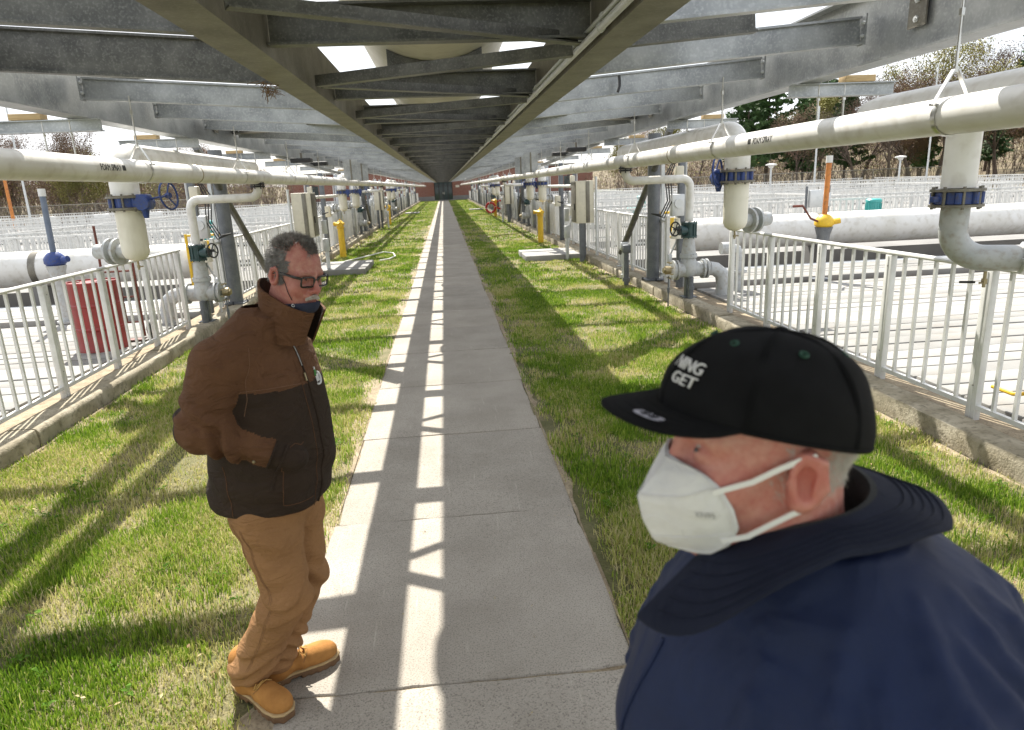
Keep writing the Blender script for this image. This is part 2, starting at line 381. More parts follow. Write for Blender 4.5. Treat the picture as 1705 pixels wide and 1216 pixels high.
# open tank with dark water, then concrete decks further back
def tanks(side):
    sgn = 'left' if side < 0 else 'right'
    a, b = sorted((side*4.2, side*40))
    mb = MB(); mb.box(a, b, 13.21, 15.9, -.5, -.22); struct('tank_water_'+sgn, mb, 'water_dark')
    mb = MB()
    for (y0, y1) in ((15.9, 19.2), (21.2, 27.0), (29.4, 36.0), (38.6, 47.0), (49.5, 62.0), (62.0, 111.5)):
        mb.box(a, b, y0, y1, -.3, .20)
    a2, b2 = sorted((side*17.2, side*40)); mb.box(a2, b2, -2, 13.2, -.3, .19)
    for i in range(9): x = side*(4.2+i*4.4); mb.box(x-.12, x+.12, 19.2, 21.2, -.3, .20); mb.box(x-.12, x+.12, 27, 29.4, -.3, .2); mb.box(x-.12,x+.12,36,38.6,-.3,.2)
    struct('tank_deck_'+sgn, mb, 'concrete_far')
    mb = MB()
    for (y0, y1) in ((19.2,21.2),(27.0,29.4),(36.0,38.6),(47,49.5)): mb.box(a+.01, b-.01, y0, y1, -.6, -.25)
    struct('channel_water_'+sgn, mb, 'water_dark')
tanks(-1); tanks(1)

# ================================================================== OVERHEAD STEEL
Y0, Y1 = -5.0, YE-1.0
def i_prof(h, w, tf=.016, tw=.011, z0=0):
    return [(-w/2,z0),(w/2,z0),(w/2,z0+tf),(tw/2,z0+tf),(tw/2,z0+h-tf),(w/2,z0+h-tf),(w/2,z0+h),(-w/2,z0+h),(-w/2,z0+h-tf),(-tw/2,z0+h-tf),(-tw/2,z0+tf),(-w/2,z0+tf)]
BY = [5.3+1.65*k for k in range(-1, 66) if 5.3+1.65*k < Y1]           # outer transverse beams
CY = [4.2+2.4*k for k in range(-1, 50) if 4.2+2.4*k < Y1]       # inner cross beams
for sd, nm in ((-1,'left'), (1,'right')):
    t = thing('roof_girder', 'long galvanized channel girder over the %s edge of the walkway' % nm, 'girder', (sd*.91, 0, 2.79))
    mb = MB(); w, h, tf = .215, .365, .018
    prof = [(0,0),(sd*w,0),(sd*w,tf*.75),(sd*.013,tf*1.15),(sd*.013,h-tf*1.15),(sd*w,h-tf*.75),(sd*w,h),(0,h)]
    vs = [(x,Y0,z) for x,z in prof]+[(x,Y1,z) for x,z in prof]; n = len(prof)
    fs = [(i,(i+1)%n,(i+1)%n+n,i+n) for i in range(n)]+[tuple(range(n)),tuple(range(n,2*n))[::-1]]
    if sd < 0: fs = [f[::-1] for f in fs]
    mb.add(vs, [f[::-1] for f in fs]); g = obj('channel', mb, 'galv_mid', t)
    b = MB(); hexbolt(b, (0,0,0), (-sd,0,0), .019, .014); bme = mesh_from('bolt', b.v, b.f, 'bolt')
    for y in CY[:9]:
        for dz in (.12, .20): put('bolt', bme, t, (-sd*.001, y+.16, dz-.02))
# inner cross beams
def lab_seq(i, near, far, n=6):
    return (near % ORD[i]) if i < n else far
chan = MB()
pr = [(-.045,0),(.045,0),(.045,.013),(-.033,.013),(-.033,.197),(.045,.197),(.045,.21),(-.045,.21)]
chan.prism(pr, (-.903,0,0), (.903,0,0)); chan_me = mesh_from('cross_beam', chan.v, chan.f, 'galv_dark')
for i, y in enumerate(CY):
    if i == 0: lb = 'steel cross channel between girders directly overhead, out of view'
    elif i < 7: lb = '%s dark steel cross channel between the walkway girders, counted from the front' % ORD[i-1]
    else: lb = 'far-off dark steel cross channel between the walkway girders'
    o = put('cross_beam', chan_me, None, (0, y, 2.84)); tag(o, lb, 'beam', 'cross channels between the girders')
# zigzag bracing angles
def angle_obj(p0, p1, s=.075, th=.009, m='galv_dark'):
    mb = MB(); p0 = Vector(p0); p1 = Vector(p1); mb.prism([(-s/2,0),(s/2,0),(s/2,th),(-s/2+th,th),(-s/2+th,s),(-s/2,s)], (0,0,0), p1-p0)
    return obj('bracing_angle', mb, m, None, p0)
for k in range(0, 49):
    yl = 3.20+2.4*k
    if yl+2.2 > Y1: break
    for q, (p0, p1) in enumerate((((-.86,yl+.08,2.82),(.86,yl+1.08,2.82)), ((.86,yl+1.32,2.80),(-.86,yl+2.28,2.80)))):
        o = angle_obj(p0, p1)
        j = 2*k+q
        lb = ('%s zigzag bracing angle under the cross channels, counted from the front' % ORD[j]) if j < 8 else 'far-off zigzag bracing angle between the walkway girders'
        tag(o, lb, 'brace', 'bracing angles between the girders')
# outer transverse beams, rising slightly outward, end plates bolted to the edge girders
def tbeam(side, depth=.19, x1=3.185, plate=True):
    t = bpy.data.objects.new('transverse_beam', None); COL.objects.link(t)
    mb = MB(); mb.prism(i_prof(depth, .075), (side*1.13,0,.0), (side*x1,0,.0+(x1-1.13)*.075)); obj('beam', mb, 'galv', t)
    if plate:
        z = (x1-1.1)*.075; m2 = MB(); a, b = sorted((side*x1, side*(x1+.012))); m2.box(a, b, -.06, .06, z-.012, z+depth+.01)
        p = obj('end_plate', m2, 'galv', t); b = MB()
        for dy in (-.036,.036):
            for dz in (.05,.14): hexbolt(b, (side*(x1),dy,z+dz), (-side,0,0), .016, .012)
        obj('bolts', b, 'galv_box', p)
    return t
for sd, nm in ((-1,'left'),(1,'right')):
    base = tbeam(sd); placed = False
    for i, y in enumerate(BY):
        if sd < 0 and i < 2:
            o = tbeam(sd, .28 if i else .62, plate=False); o.location = (0,y,2.80)  # first left beam is added, out of view, and deepened to shade the man
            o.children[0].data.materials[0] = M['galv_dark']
        elif not placed: o = base; o.location = (0,y,2.80); placed = True
        else: o = copy_tree(base, None, (0,y,2.80))
        if i < 8: lb = '%s galvanized transverse roof beam on the %s side, counted from the front' % (ORD[i], nm)
        else: lb = 'distant galvanized transverse roof beam on the %s side of the walkway' % nm
        tag(o, lb, 'beam', 'transverse roof beams, %s side' % nm)
# short beam behind the first on the right, its shade painted as darker steel
o = tbeam(1, .30, 2.02, False); o.location = (0, 4.52, 2.84); o.children[0].data.materials[0] = M['galv_dark']
tag(o, 'short shade-darkened stub beam ending in mid-air beside the right girder', 'beam')
# edge girders
for sd, nm in ((-1,'left'),(1,'right')):
    t = thing('edge_girder', 'deep galvanized edge girder above the %s foam pipe' % nm, 'girder', (sd*3.28, 0, 2.80))
    mb = MB(); mb.prism(i_prof(.53,.20,.016,.012), (0,Y0,0), (0,Y1,0)); obj('beam', mb, 'galv', t)
    m2 = MB(); m2.box(-.045,.045,-.008,.0,0,.20) if False else m2.box(-sd*.030-.006,-sd*.030+.006,-.09,.09,.16,.38)
    pm = mesh_from('splice_plate', m2.v, m2.f, 'galv_mid'); b = MB()
    for dz in (.21,.33): hexbolt(b, (-sd*.036,0,dz), (-sd,0,0), .022, .012)
    bme = mesh_from('bolts', b.v, b.f, 'galv_box')
    for y in (4.75, 10.9, 17.3, 23.7): p = put('splice_plate', pm, t, (0,y,0)); put('bolts', bme, p)
# diagonal plan braces, girder to edge girder
for sd, nm in ((-1,'left'),(1,'right')):
    for j, y in enumerate((9.7, 30.5, 51.5, 72.5)):
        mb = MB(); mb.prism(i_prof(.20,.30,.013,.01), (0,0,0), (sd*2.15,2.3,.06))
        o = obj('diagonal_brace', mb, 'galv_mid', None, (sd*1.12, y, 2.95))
        tag(o, '%s diagonal plan brace under the %s side of the roof' % (('nearest','second','third','farthest')[j], nm), 'brace', 'diagonal plan braces')
# the big white air duct lying above the cross beams
t = thing('air_duct', 'large cream air main lying above the cross channels over the walkway', 'duct', (0,0,4.02))
mb = MB(); n = 40; ys = [-5.0]+[Y1]; mb.tube([(0,-5,0),(0,Y1,0)], .88, n); obj('shell', mb, 'duct_cream', t, ang=60)
b = MB(); b.tube([(0,-.07,0),(0,-.055,0),(0,.055,0),(0,.07,0)], [.88,.915,.915,.88], 40, caps=False); rm = mesh_from('joint_band', b.v, b.f, 'duct_cream')
for k in range(18): put('joint_band', rm, t, (0, 5.55+6.1*k, 0))
for i, y in enumerate(CY[::2]):
    mb = MB(); mb.box(-.42,.42,-.04,.04,3.012,3.06)
    prof = [(-.42,0),(.42,0)]+[(.42-.84*q/12, 0.968-math.sqrt(max(.884**2-(.42-.84*q/12)**2,0))) for q in range(13)]
    m2 = MB(); m2.prism([(a,b_) for a,b_ in prof], (0,-.03,0), (0,.03,0))
    m2.v = [(v[0],v[1],v[2]) for v in m2.v]
    o = obj('pipe_saddle', m2, 'galv_dark', None, (0, y, 3.052))
    tag(o, ('%s steel saddle under the air main, counted from the front' % ORD[i]) if i < 4 else 'far-off steel saddle under the air main', 'saddle', 'saddles under the air main')
# conduits clipped along the right girder
for j, (dx, dz, r) in enumerate(((.865,2.815,.020),(.875,2.87,.013))):
    mb = MB(); mb.tube([(0,Y0,0),(0,40,0),(0,Y1,0)], r, 10)
    for k in range(24): mb.tube([(0,1.2+2.6*k-.012,0),(0,1.2+2.6*k+.012,0)], r+.006, 10)
    o = obj('conduit', mb, 'galv_box', None, (dx,0,dz))
    tag(o, ('thicker electrical conduit clipped along the foot of the right girder','thin electrical conduit above it on the right girder web')[j], 'conduit', 'conduits on the right girder')
# bird nest remains on the left girder
mb = MB(); r2 = random.Random(5)
for k in range(70):
    p = Vector((r2.gauss(0,.03), r2.gauss(0,.03), r2.uniform(-.06,.02))); d = Vector((r2.gauss(0,.03),r2.gauss(0,.03),r2.gauss(-.02,.03)))
    mb.tube([p, p+d], .0022, 3)
tag(obj('bird_nest', mb, 'nest', None, (-1.17,5.26,2.80)), 'scrap of straw bird nest where beam meets left girder', 'nest')
# loose strap hanging from a beam on the right
mb = MB(); mb.tube([(0,0,0),(.004,-.006,-.05),(.0,-.02,-.10),(-.02,-.03,-.15)], .016, 4)
tag(obj('hanging_strap', mb, 'black', None, (1.72,6.80,3.0)), 'short dark strap hanging on the right transverse beam', 'strap')
# ================================================================== PIPES AND EQUIPMENT
PXX, PZ, PR = 2.78, 2.31, .10
# foam spray pipes
for sd, nm in ((-1,'left'),(1,'right')):
    t = thing('foam_pipe', 'white foam spray pipe hung along the %s side of the lawn' % nm, 'pipe', (sd*PXX, 0, PZ))
    mb = MB(); mb.tube([(0,-3,0),(0,Y1,0)], PR, 28); obj('pipe', mb, 'pipe_white', t, ang=60)
    w = MB(); w.tube([(0,-.012,0),(0,-.006,0),(0,.006,0),(0,.012,0)], [PR,PR+.004,PR+.004,PR], 28, caps=False); wm = mesh_from('weld_ring', w.v, w.f, 'brass')
    for y in (8.3, 14.4, 20.4, 26.4, 32.4): put('weld_ring', wm, t, (0,y,0))
    # stencilled words, wrapped on the side that faces the walkway
    tm = text_obj('FOAM SPRAY', .074, .0005); xs = [v.co.x for v in tm.vertices]; x1 = max(xs); kx = .36/x1
    for v in tm.vertices:
        a = (v.co.y-.026)/PR; s = v.co.x*kx+.06
        rr = PR+.0022+v.co.z
        # angle measured from the horizontal direction facing the path
        yy = (5.84+s) if sd < 0 else (6.02-s)
        v.co = Vector((-sd*rr*math.cos(a+.12), yy, rr*math.sin(a+.12)))
    tm.materials.clear(); tm.materials.append(M['text_black']); put('lettering', tm, t)
    m2 = MB(); ln = .36+.085
    for i in range(6):
        a0 = (-.022+.044*i/6)/PR+.12; a1 = (-.022+.044*(i+1)/6)/PR+.12; rr = PR+.0016
        ya, yb = (5.84+ln, 5.84+ln+.06) if sd < 0 else (6.02, 6.02+.05)
        if sd > 0: ya, yb = 6.0, 6.055
        m2.add([(-sd*rr*math.cos(a0),ya,rr*math.sin(a0)),(-sd*rr*math.cos(a0),yb,rr*math.sin(a0)),(-sd*rr*math.cos(a1),yb,rr*math.sin(a1)),(-sd*rr*math.cos(a1),ya,rr*math.sin(a1))],[(0,1,2,3)])
    obj('flow_mark', m2, 'text_black', t)
# hangers: rod, yoke, strap
hg = bpy.data.objects.new('pipe_hanger', None); COL.objects.link(hg)
mb = MB(); mb.cyl((0,0,PR+.13), (0,0,.66), .008, n=8); mb.cyl((0,0,.50),(0,0,.535),.016,n=6); mb.cyl((0,0,PR+.12),(0,0,PR+.15),.016,n=6); obj('rod', mb, 'stainless', hg)
mb = MB()
for q in (-1,1):
    mb.prism([(-.014,-.004),(.014,-.004),(.014,.004),(-.014,.004)], (q*.012,0,PR+.135), (q*(PR+.012),0,.055), (0,1,0) if False else (1,0,0))
mb.cyl((-(PR+.03),0,.06),((PR+.03),0,.06),.007,n=8)
obj('yoke', mb, 'stainless', hg)
mb = MB(); pts = arc((0,0,0),(1,0,0),(0,0,1),PR+.004,150,390,20)
vs = []; fs = []
for i,p in enumerate(pts):
    q = p*((PR+.008)/(PR+.004)); vs += [(p.x,-.016,p.z),(p.x,.016,p.z),(q.x,.016,q.z),(q.x,-.016,q.z)]
for i in range(len(pts)-1):
    for k in range(4): fs.append((i*4+k,i*4+(k+1)%4,i*4+4+(k+1)%4,i*4+4+k))
mb.add(vs,fs); obj('strap', mb, 'stainless', hg)
first = True
for sd, nm in ((-1,'left'),(1,'right')):
    i = 0
    for y in [3.7+3.2*k for k in range(0,33)]:
        if y > Y1-1: continue
        lb = ('%s clevis hanger holding the %s foam pipe, counted from the front' % (ORD[i], nm)) if i < 6 else 'distant clevis hanger holding the %s foam pipe' % nm
        if first: o = hg; o.location = (sd*PXX,y,PZ); first = False
        else: o = copy_tree(hg, None, (sd*PXX,y,PZ))
        tag(o, lb, 'hanger', 'clevis hangers of the foam pipes'); i += 1

# flange helper: two plates with bolts round
def flange_pair(mb, c, r, gap, th=.022, axis=(0,0,1)):
    ax = Vector(axis); c = Vector(c)
    for s in (-1,1): mb.cyl(c+ax*(s*gap/2), c+ax*(s*(gap/2+th)), r, n=24)
def bolts_ring(mb, c, r, n, h, rad=.012, axis=(0,0,1)):
    ax = Vector(axis).normalized(); a = ax.orthogonal().normalized(); b = ax.cross(a); c = Vector(c)
    for k in range(n):
        t = 2*math.pi*(k+.5)/n; p = c+(a*math.cos(t)+b*math.sin(t))*r; mb.cyl(p-ax*h/2, p+ax*h/2, rad, n=6)
def wheel(mb, c, axis, R, r=.011, spokes=4, hub=.03):
    ax = Vector(axis).normalized(); a = ax.orthogonal().normalized(); b = ax.cross(a); c = Vector(c)
    mb.torus(c, ax, R, r, 32, 8)
    for k in range(spokes):
        t = 2*math.pi*k/spokes+.4; d = a*math.cos(t)+b*math.sin(t); mb.tube([c-ax*.02, c+d*R*.5-ax*.012, c+d*R], [r*1.1,r*.8,r*.8], 6)
    mb.cyl(c-ax*.03, c+ax*.02, hub, n=12)
# air header with drop leg, blue butterfly valve, capped mud leg
def air_drop(side, y, label, yend, far=False):
    t = thing('air_header', label, 'pipe', (side*3.45, y, 0), 0, 'air headers with drop legs')
    r = .145; mb = MB()
    path_ = [(0,yend,2.52),(0,.30,2.52)]+[(0,p.y,p.z) for p in arc((0,.30,2.22),(0,0,1),(0,-1,0),.30,0,90,8)]+[(0,0,2.11)]
    mb.tube(path_, r, 24); obj('header_pipe', mb, 'pipe_white', t, ang=50)
    mb = MB(); flange_pair(mb, (0,0,2.03), .205, .10); bolts_ring(mb, (0,0,2.03), .178, 10, .19); obj('flange', mb, 'galv_mid', t)
    v = MB(); v.cyl((0,0,1.982),(0,0,2.078),.165,n=24)
    for k in range(8): a = 2*math.pi*k/8; v.cyl((.165*math.cos(a),.165*math.sin(a),1.984),(.165*math.cos(a),.165*math.sin(a),2.076),.028,n=10)
    vb = obj('valve_body', v, 'blue_paint', t)
    g = MB(); gx = -side*.05; gy = -.27 if side > 0 else -.24
    g.cbox((.20,-.06,2.03) if side < 0 else (-.18,.10,2.02), (.15,.15,.17), .03); g.cyl((.20,-.14,2.02) if side < 0 else (-.18,.02,2.02), (.20,.06,2.02) if side < 0 else (-.18,.2,2.02), .075, n=18)
    g.tube([(.20,-.06,1.97),(.2,-.06,1.86)] if side < 0 else [(-.18,.1,1.96),(-.18,.1,1.86)], [.05,.025], 10)
    obj('gear_box', g, 'blue_paint', vb)
    w = MB()
    if side < 0: w.cyl((.27,-.06,2.06),(.46,-.06,2.09),.012,n=8); wheel(w, (.47,-.06,2.09), (1,-.25,.1), .15, .011, 3)
    else: w.cyl((-.22,.1,2.06),(-.25,-.02,2.08),.012,n=8); wheel(w, (-.25,-.03,2.09), (.9,-.75,.05), .17, .012, 3)
    obj('hand_wheel', w, 'blue_paint', vb)
    lg = MB(); lg.tube([(0,0,1.95),(0,0,1.55),(0,0,1.49),(0,0,1.44),(0,0,1.41),(0,0,1.395)], [r-.002,r-.002,r*.96,r*.8,r*.5,.01], 24); lg.tube([(0,0,1.775),(0,0,1.781)], r+.002, 24, caps=False); obj('drop_leg', lg, 'duct_cream', t, ang=60)
    d = MB(); d.cyl((0,0,1.40),(0,0,1.30),.012,n=8); d.cyl((.0,0,1.335),(.05,0,1.335),.008,n=6); d.cyl((0,0,1.35),(0,0,1.32),.018,n=6); obj('drain_cock', d, 'brass', t)
    # branch with grey check valve towards the deck
    b = MB(); b.cyl((side*.10,.12,1.50),(side*.55,.30,1.50),.085,n=18); b.cyl((side*.24,.18,1.5),(side*.27,.19,1.5),.15,n=20); b.cyl((side*.34,.22,1.5),(side*.37,.23,1.5),.15,n=20)
    obj('branch', b, 'grey_paint', t)
    return t
air_drop(-1, 8.05, 'white air header on the left with drop leg, blue valve and big blue handwheel', 5.2)
air_drop(1, 8.05, 'white air header on the right with drop leg and blue valve behind the foam pipe', 5.2)
for sd, nm in ((-1,'left'),(1,'right')):
    for j, y in enumerate((24.5, 28.0, 45.0, 48.5)):
        air_drop(sd, y, '%s air drop leg with blue valve along the %s kerb' % (('nearer farther-off','second farther-off','third farther-off','farthest')[j], nm), 2.6)
# near right header, long drop, grey elbow
t = thing('air_drop_elbow', 'white drop pipe at far right with blue valve and grey elbow over the railing', 'pipe', (3.45,4.44,0))
mb = MB(); mb.tube([(0,-2.5,2.44),(0,.9,2.44),(0,1.05,2.44),(0,1.13,2.44),(0,1.16,2.44)], [.15,.15,.135,.09,.02], 24); mb.cyl((0,0,2.40),(0,0,1.90),.105,n=24); obj('header_pipe', mb, 'pipe_white', t, ang=50)
mb = MB(); flange_pair(mb, (0,0,1.835), .165, .085, .018); bolts_ring(mb, (0,0,1.835), .145, 8, .15, .011); obj('flange', mb, 'galv_mid', t)
v = MB(); v.cyl((0,0,1.796),(0,0,1.874),.135,n=24)
for k in range(8): a = 2*math.pi*k/8+.2; v.cyl((.135*math.cos(a),.135*math.sin(a),1.798),(.135*math.cos(a),.135*math.sin(a),1.872),.024,n=10)
v.cbox((-.17,-.02,1.83),(.05,.05,.04),.006); obj('valve_body', v, 'blue_paint', t)
dv = Vector((.88,-.475,0)); e = MB(); pts = [(0,0,1.78),(0,0,1.63)]+[tuple(p) for p in arc((dv.x*.20,dv.y*.20,1.63),(-dv.x,-dv.y,0),(0,0,-1),.20,0,90,10)]+[tuple(dv*.34+Vector((0,0,1.43))), tuple(dv*.9+Vector((0,0,1.43)))]
e.tube(pts, .088, 24); e.tube([(0,0,1.632),(0,0,1.638)], .091, 24, caps=False); obj('elbow', e, 'grey_paint', t, ang=60)
cpl = MB(); cpl.tube([tuple(dv*a+Vector((0,0,1.43))) for a in (.40,.41,.50,.51)], [.09,.108,.108,.09], 20)
sdv = Vector((.475,.88,0))
for q in (-1,1):
    c = dv*.455+Vector((0,0,1.43))+sdv*q*.125; cpl.cbox((c.x,c.y,c.z),(.11,.09,.022),.004)
    for k in (-.03,.0,.03): p = c+dv*k; cpl.cyl(p+Vector((0,0,-.035)), p+Vector((0,0,.04)), .010, n=6)
obj('coupling', cpl, 'galv_box', t)
d = MB(); p = dv*.22+Vector((0,0,1.34)); d.cyl(p, p-Vector((0,0,.11)), .011, n=8); d.cyl(p-Vector((0,0,.05)), p-Vector((0,0,.085)), .02, n=6); d.cyl(p-Vector((0,0,.075)), p-Vector((.05,0.02,.075)), .008, n=6); obj('drain_valve', d, 'brass', t)
d = MB(); q = p-Vector((.05,-.02,.075)); d.tube([q, q-Vector((.085,-.04,0))], .009, 6); obj('valve_lever', d, 'black', t)
# stub beams with rods hung outside the edge girders
def stub(side, y, label):
    t = thing('stub_beam', label, 'beam', (side*3.28, y, 0), 0, 'stub beams outside the edge girders')
    mb = MB(); mb.prism(i_prof(.11,.10,.01,.008), (-side*.18,0,2.685), (side*.80,0,2.685)); obj('beam', mb, 'galv', t)
    r = MB()
    for x in (.10,.34): r.cyl((side*x,0,2.42),(side*x,0,2.90),.008,n=8); r.cyl((side*x,0,2.655),(side*x,0,2.675),.016,n=6)
    obj('rods', r, 'stainless', t)
    w = MB(); w.cbox((side*.45,0,2.825),(.28,.12,.055),.004); obj('wood_block', w, 'wood', t)
ly = [7.0, 9.6, 13.4, 17.0, 21.0, 27.0]
for sd, nm in ((-1,'left'),(1,'right')):
    for i, y in enumerate(ly): stub(sd, y if not (sd > 0 and i == 0) else 6.2, '%s small stub beam with wood block outside the %s edge girder, from the front' % (ORD[i], nm))
# foam branch with geared valve and pump-like grey check valve on a post
def valve_stand(side, y, label, full=True):
    t = thing('valve_stand', label, 'valve', (side*3.80, y, .17), 0, 'geared valve stands')
    mb = MB(); z = 1.84; x0 = -side*1.02
    pts = [(x0,.0,2.06),(x0,0,1.98)]+[tuple(p) for p in arc((x0+side*.13,0,1.98),(-side,0,0),(0,0,-1),.13,0,90,7)]
    pts += [(-side*.13,0,1.85)]+[tuple(p) for p in arc((-side*.13,0,1.72),(0,0,1),(side,0,0),.13,0,90,7)]+[(0,0,1.20)]
    mb.tube(pts, .062, 18); obj('branch_pipe', mb, 'pipe_white', t, ang=60)
    f = MB(); f.cyl((x0,0,1.995),(x0,0,2.02),.105,n=20); f.cyl((x0,0,2.03),(x0,0,2.055),.105,n=20); bolts_ring(f,(x0,0,2.02),.085,6,.10,.009); obj('flange', f, 'black', t)
    v = MB(); v.cyl((0,0,.98),(0,0,1.16),.10,n=20); v.cyl((-side*.02,-.02,1.07),(-side*.18,-.06,1.07),.075,n=18); v.cyl((0,0,1.16),(0,0,1.185),.125,n=20); v.cyl((0,0,.955),(0,0,.98),.125,n=20); bolts_ring(v,(0,0,1.07),.108,8,.26,.01)
    vb = obj('valve_body', v, 'green_paint', t)
    w = MB(); c = (-side*.26,-.10,1.10) ; w.cyl((-side*.17,-.06,1.07),c,.014,n=8); wheel(w, c, (-side,-.45,.1), .105, .012, 4, .022); obj('hand_wheel', w, 'black', vb)
    b = MB(); b.tube([(0,0,.95),(0,0,.93),(0,0,.70),(0,0,.66)], [.085,.085,.115,.115], 20); b.cyl((0,0,.64),(0,0,.69),.135,n=22); bolts_ring(b,(0,0,.665),.12,8,.08,.009)
    b.tube([(0,0,.64),(0,0,.50),(0,0,.40),(0,0,.34)], [.11,.15,.15,.10], 20); b.cyl((-side*.26,-.02,.45),(side*.34,.02,.45),.12,n=20)
    for xx in (-.26,-.20,.22,.28): b.cyl((side*xx,0,.45),(side*(xx+.03),0,.45),.155,n=22)
    b.tube([(side*.34,0,.45),(side*.45,0,.43),(side*.55,0,.35),(side*.58,0,.22),(side*.58,0,.0)], .11, 18)
    obj('check_valve', b, 'grey_paint', t, ang=45)
    c2 = MB(); c2.cyl((-side*.29,0,.45),(-side*.38,0,.45),.065,n=16); c2.cyl((-side*.38,0,.45),(-side*.41,0,.45),.05,n=6); bolts_ring(c2,(-side*.31,0,.45),.13,8,.05,.011,(1,0,0)); obj('valve_cap', c2, 'brass', t)
    p = MB(); p.cbox((side*.02,.03,.17),(.11,.11,.34),.006); p.cbox((side*.02,.03,.008),(.22,.22,.016),.003); p.cyl((side*.0,-.13,.0),(0,-.13,.34),.045,n=14); p.cyl((0,-.13,.14),(0,-.13,.20),.06,n=6); obj('stand_post', p, 'steel_grey', t)
    dr = MB(); dr.cyl((-side*.33,-.03,.36),(-side*.33,-.03,-.12),.012,n=8); dr.cyl((-side*.33,-.03,.18),(-side*.33,-.03,.1),.022,n=8); obj('drain_tube', dr, 'steel_grey', t)
valve_stand(-1, 10.95, 'white foam branch with dark green geared valve and grey check valve, left kerb')
valve_stand(1, 10.6, 'white foam branch with dark green geared valve and grey check valve, right kerb')
for sd, nm in ((-1,'left'),(1,'right')):
    for j, y in enumerate((32.0, 53.0)):
        valve_stand(sd, y, '%s geared valve stand along the %s kerb' % (('nearer distant','farther distant')[j], nm))
# columns and raking struts
def column(side, y, ps):
    t = thing('round_column', '%s dark steel round column on the %s kerb' % ps, 'column', (side*3.88, y, .17), 0, 'round roof columns')
    mb = MB(); mb.cyl((0,0,.02),(0,0,2.66),.115,n=24); obj('shaft', mb, 'steel_grey', t, ang=60)
    b = MB(); b.cbox((0,0,.012),(.36,.36,.024),.003); obj('base_plate', b, 'steel_grey', t)
    h = MB(); bolts_ring(h, (0,0,.03), .20, 4, .06, .014); obj('anchor_bolts', h, 'bolt', t)
    s = MB(); s.box(side*.16-.03,side*.16+.03,-.05,.01,.02,2.6); obj('side_channel', s, 'galv_box', t)
    t2 = thing('raking_strut', '%s raking steel strut beside the column on the %s kerb' % ps, 'strut', (side*3.86, y+2.35, .17), 0, 'raking struts')
    m2 = MB(); m2.cyl((0,0,.30),(0,-3.3,2.66),.062,n=18); obj('tube', m2, 'galv_dark', t2, ang=60)
    m2 = MB(); m2.box(-.012,.012,-.07,.07,0,.42); m2.box(-.09,.09,-.09,.09,-.002,.016); obj('foot_bracket', m2, 'galv_box', t2)
for sd, nm in ((-1,'left'),(1,'right')):
    for j, y in enumerate((12.75, 34.2, 55.2, 76.0, 97.0)): column(sd, y, (('nearest','second','third','fourth','farthest')[j], nm))
# equipment racks: square post with starter box, cable loops
def rack(side, y, label):
    t = thing('equipment_rack', label, 'rack', (side*4.02, y, .17), 0, 'equipment racks')
    mb = MB(); mb.cbox((0,0,1.2),(.10,.10,2.4),.006); obj('post', mb, 'steel_grey', t)
    b = MB(); b.cbox((-side*.10,-.10,1.42),(.22,.14,.36),.012); b.cyl((-side*.10,-.17,1.45),(-side*.10,-.20,1.45),.075,n=18); obj('starter_box', b, 'galv_box', t)
    c = MB(); c.lathe([(.11,0),(.10,.05),(.05,.30),(.05,.34)], (-side*.08,-.06,.86), (0,0,1), 16); obj('float_housing', c, 'cabinet', t); c = MB(); c.cbox((-side*.06,-.05,1.95),(.14,.14,.22),.02); obj('terminal_box', c, 'cabinet', t)
    k = MB()
    for q in (0,1,2): k.tube([(side*-.05,-.06,2.35),(side*(-.22-.05*q),-.10,1.9),(side*(-.20-.04*q),-.14,1.5),(side*(-.34-.03*q),-.16,1.22+.03*q),(side*(-.55),-.10,1.30)], .011, 6)
    obj('cables', k, 'black', t)
    k = MB(); k.tube([(side*.1,.06,0),(side*.1,.06,2.3)], .02, 8); k.tube([(-side*.16,.06,0),(-side*.16,.06,.55),(-side*.05,.05,.8),(-side*.05,.05,1.25)], .016, 8); k.cbox((-side*.16,.06,.5),(.07,.06,.16),.008); obj('conduits', k, 'galv_box', t)
rack(-1, 11.75, 'square steel post with starter box and black cables, left kerb'); rack(1, 11.65, 'square steel post with starter box and black cables, right kerb')
rack(-1, 33.2, 'distant equipment post with starter box on left kerb'); rack(1, 33.4, 'distant equipment post with starter box on right kerb')
for sd in (-1,1):
    for j,y in enumerate((21.5, 27.0, 39.5, 46.0)):
        rack(sd, y, '%s small equipment post beyond the cabinet, %s kerb' % (ORD[j], 'left' if sd < 0 else 'right'))
# short grey bollard-like junction posts by the column
for sd, nm, y in ((1,'right',13.35),(1,'right',13.9)):
    mb = MB(); mb.cyl((0,0,-.15),(0,0,.55),.05,n=14); mb.cbox((0,0,.62),(.15,.14,.16),.015); mb.cyl((0,0,-.02),(0,0,.05),.075,n=14)
    tag(obj('junction_post', mb, 'steel_grey' if y < 13.5 else 'galv_box', None, (sd*(3.52 if y < 13.5 else 3.62), y, .1)), ('dark' if y < 13.5 else 'pale')+' capped junction post at the right kerb beside the column', 'post')
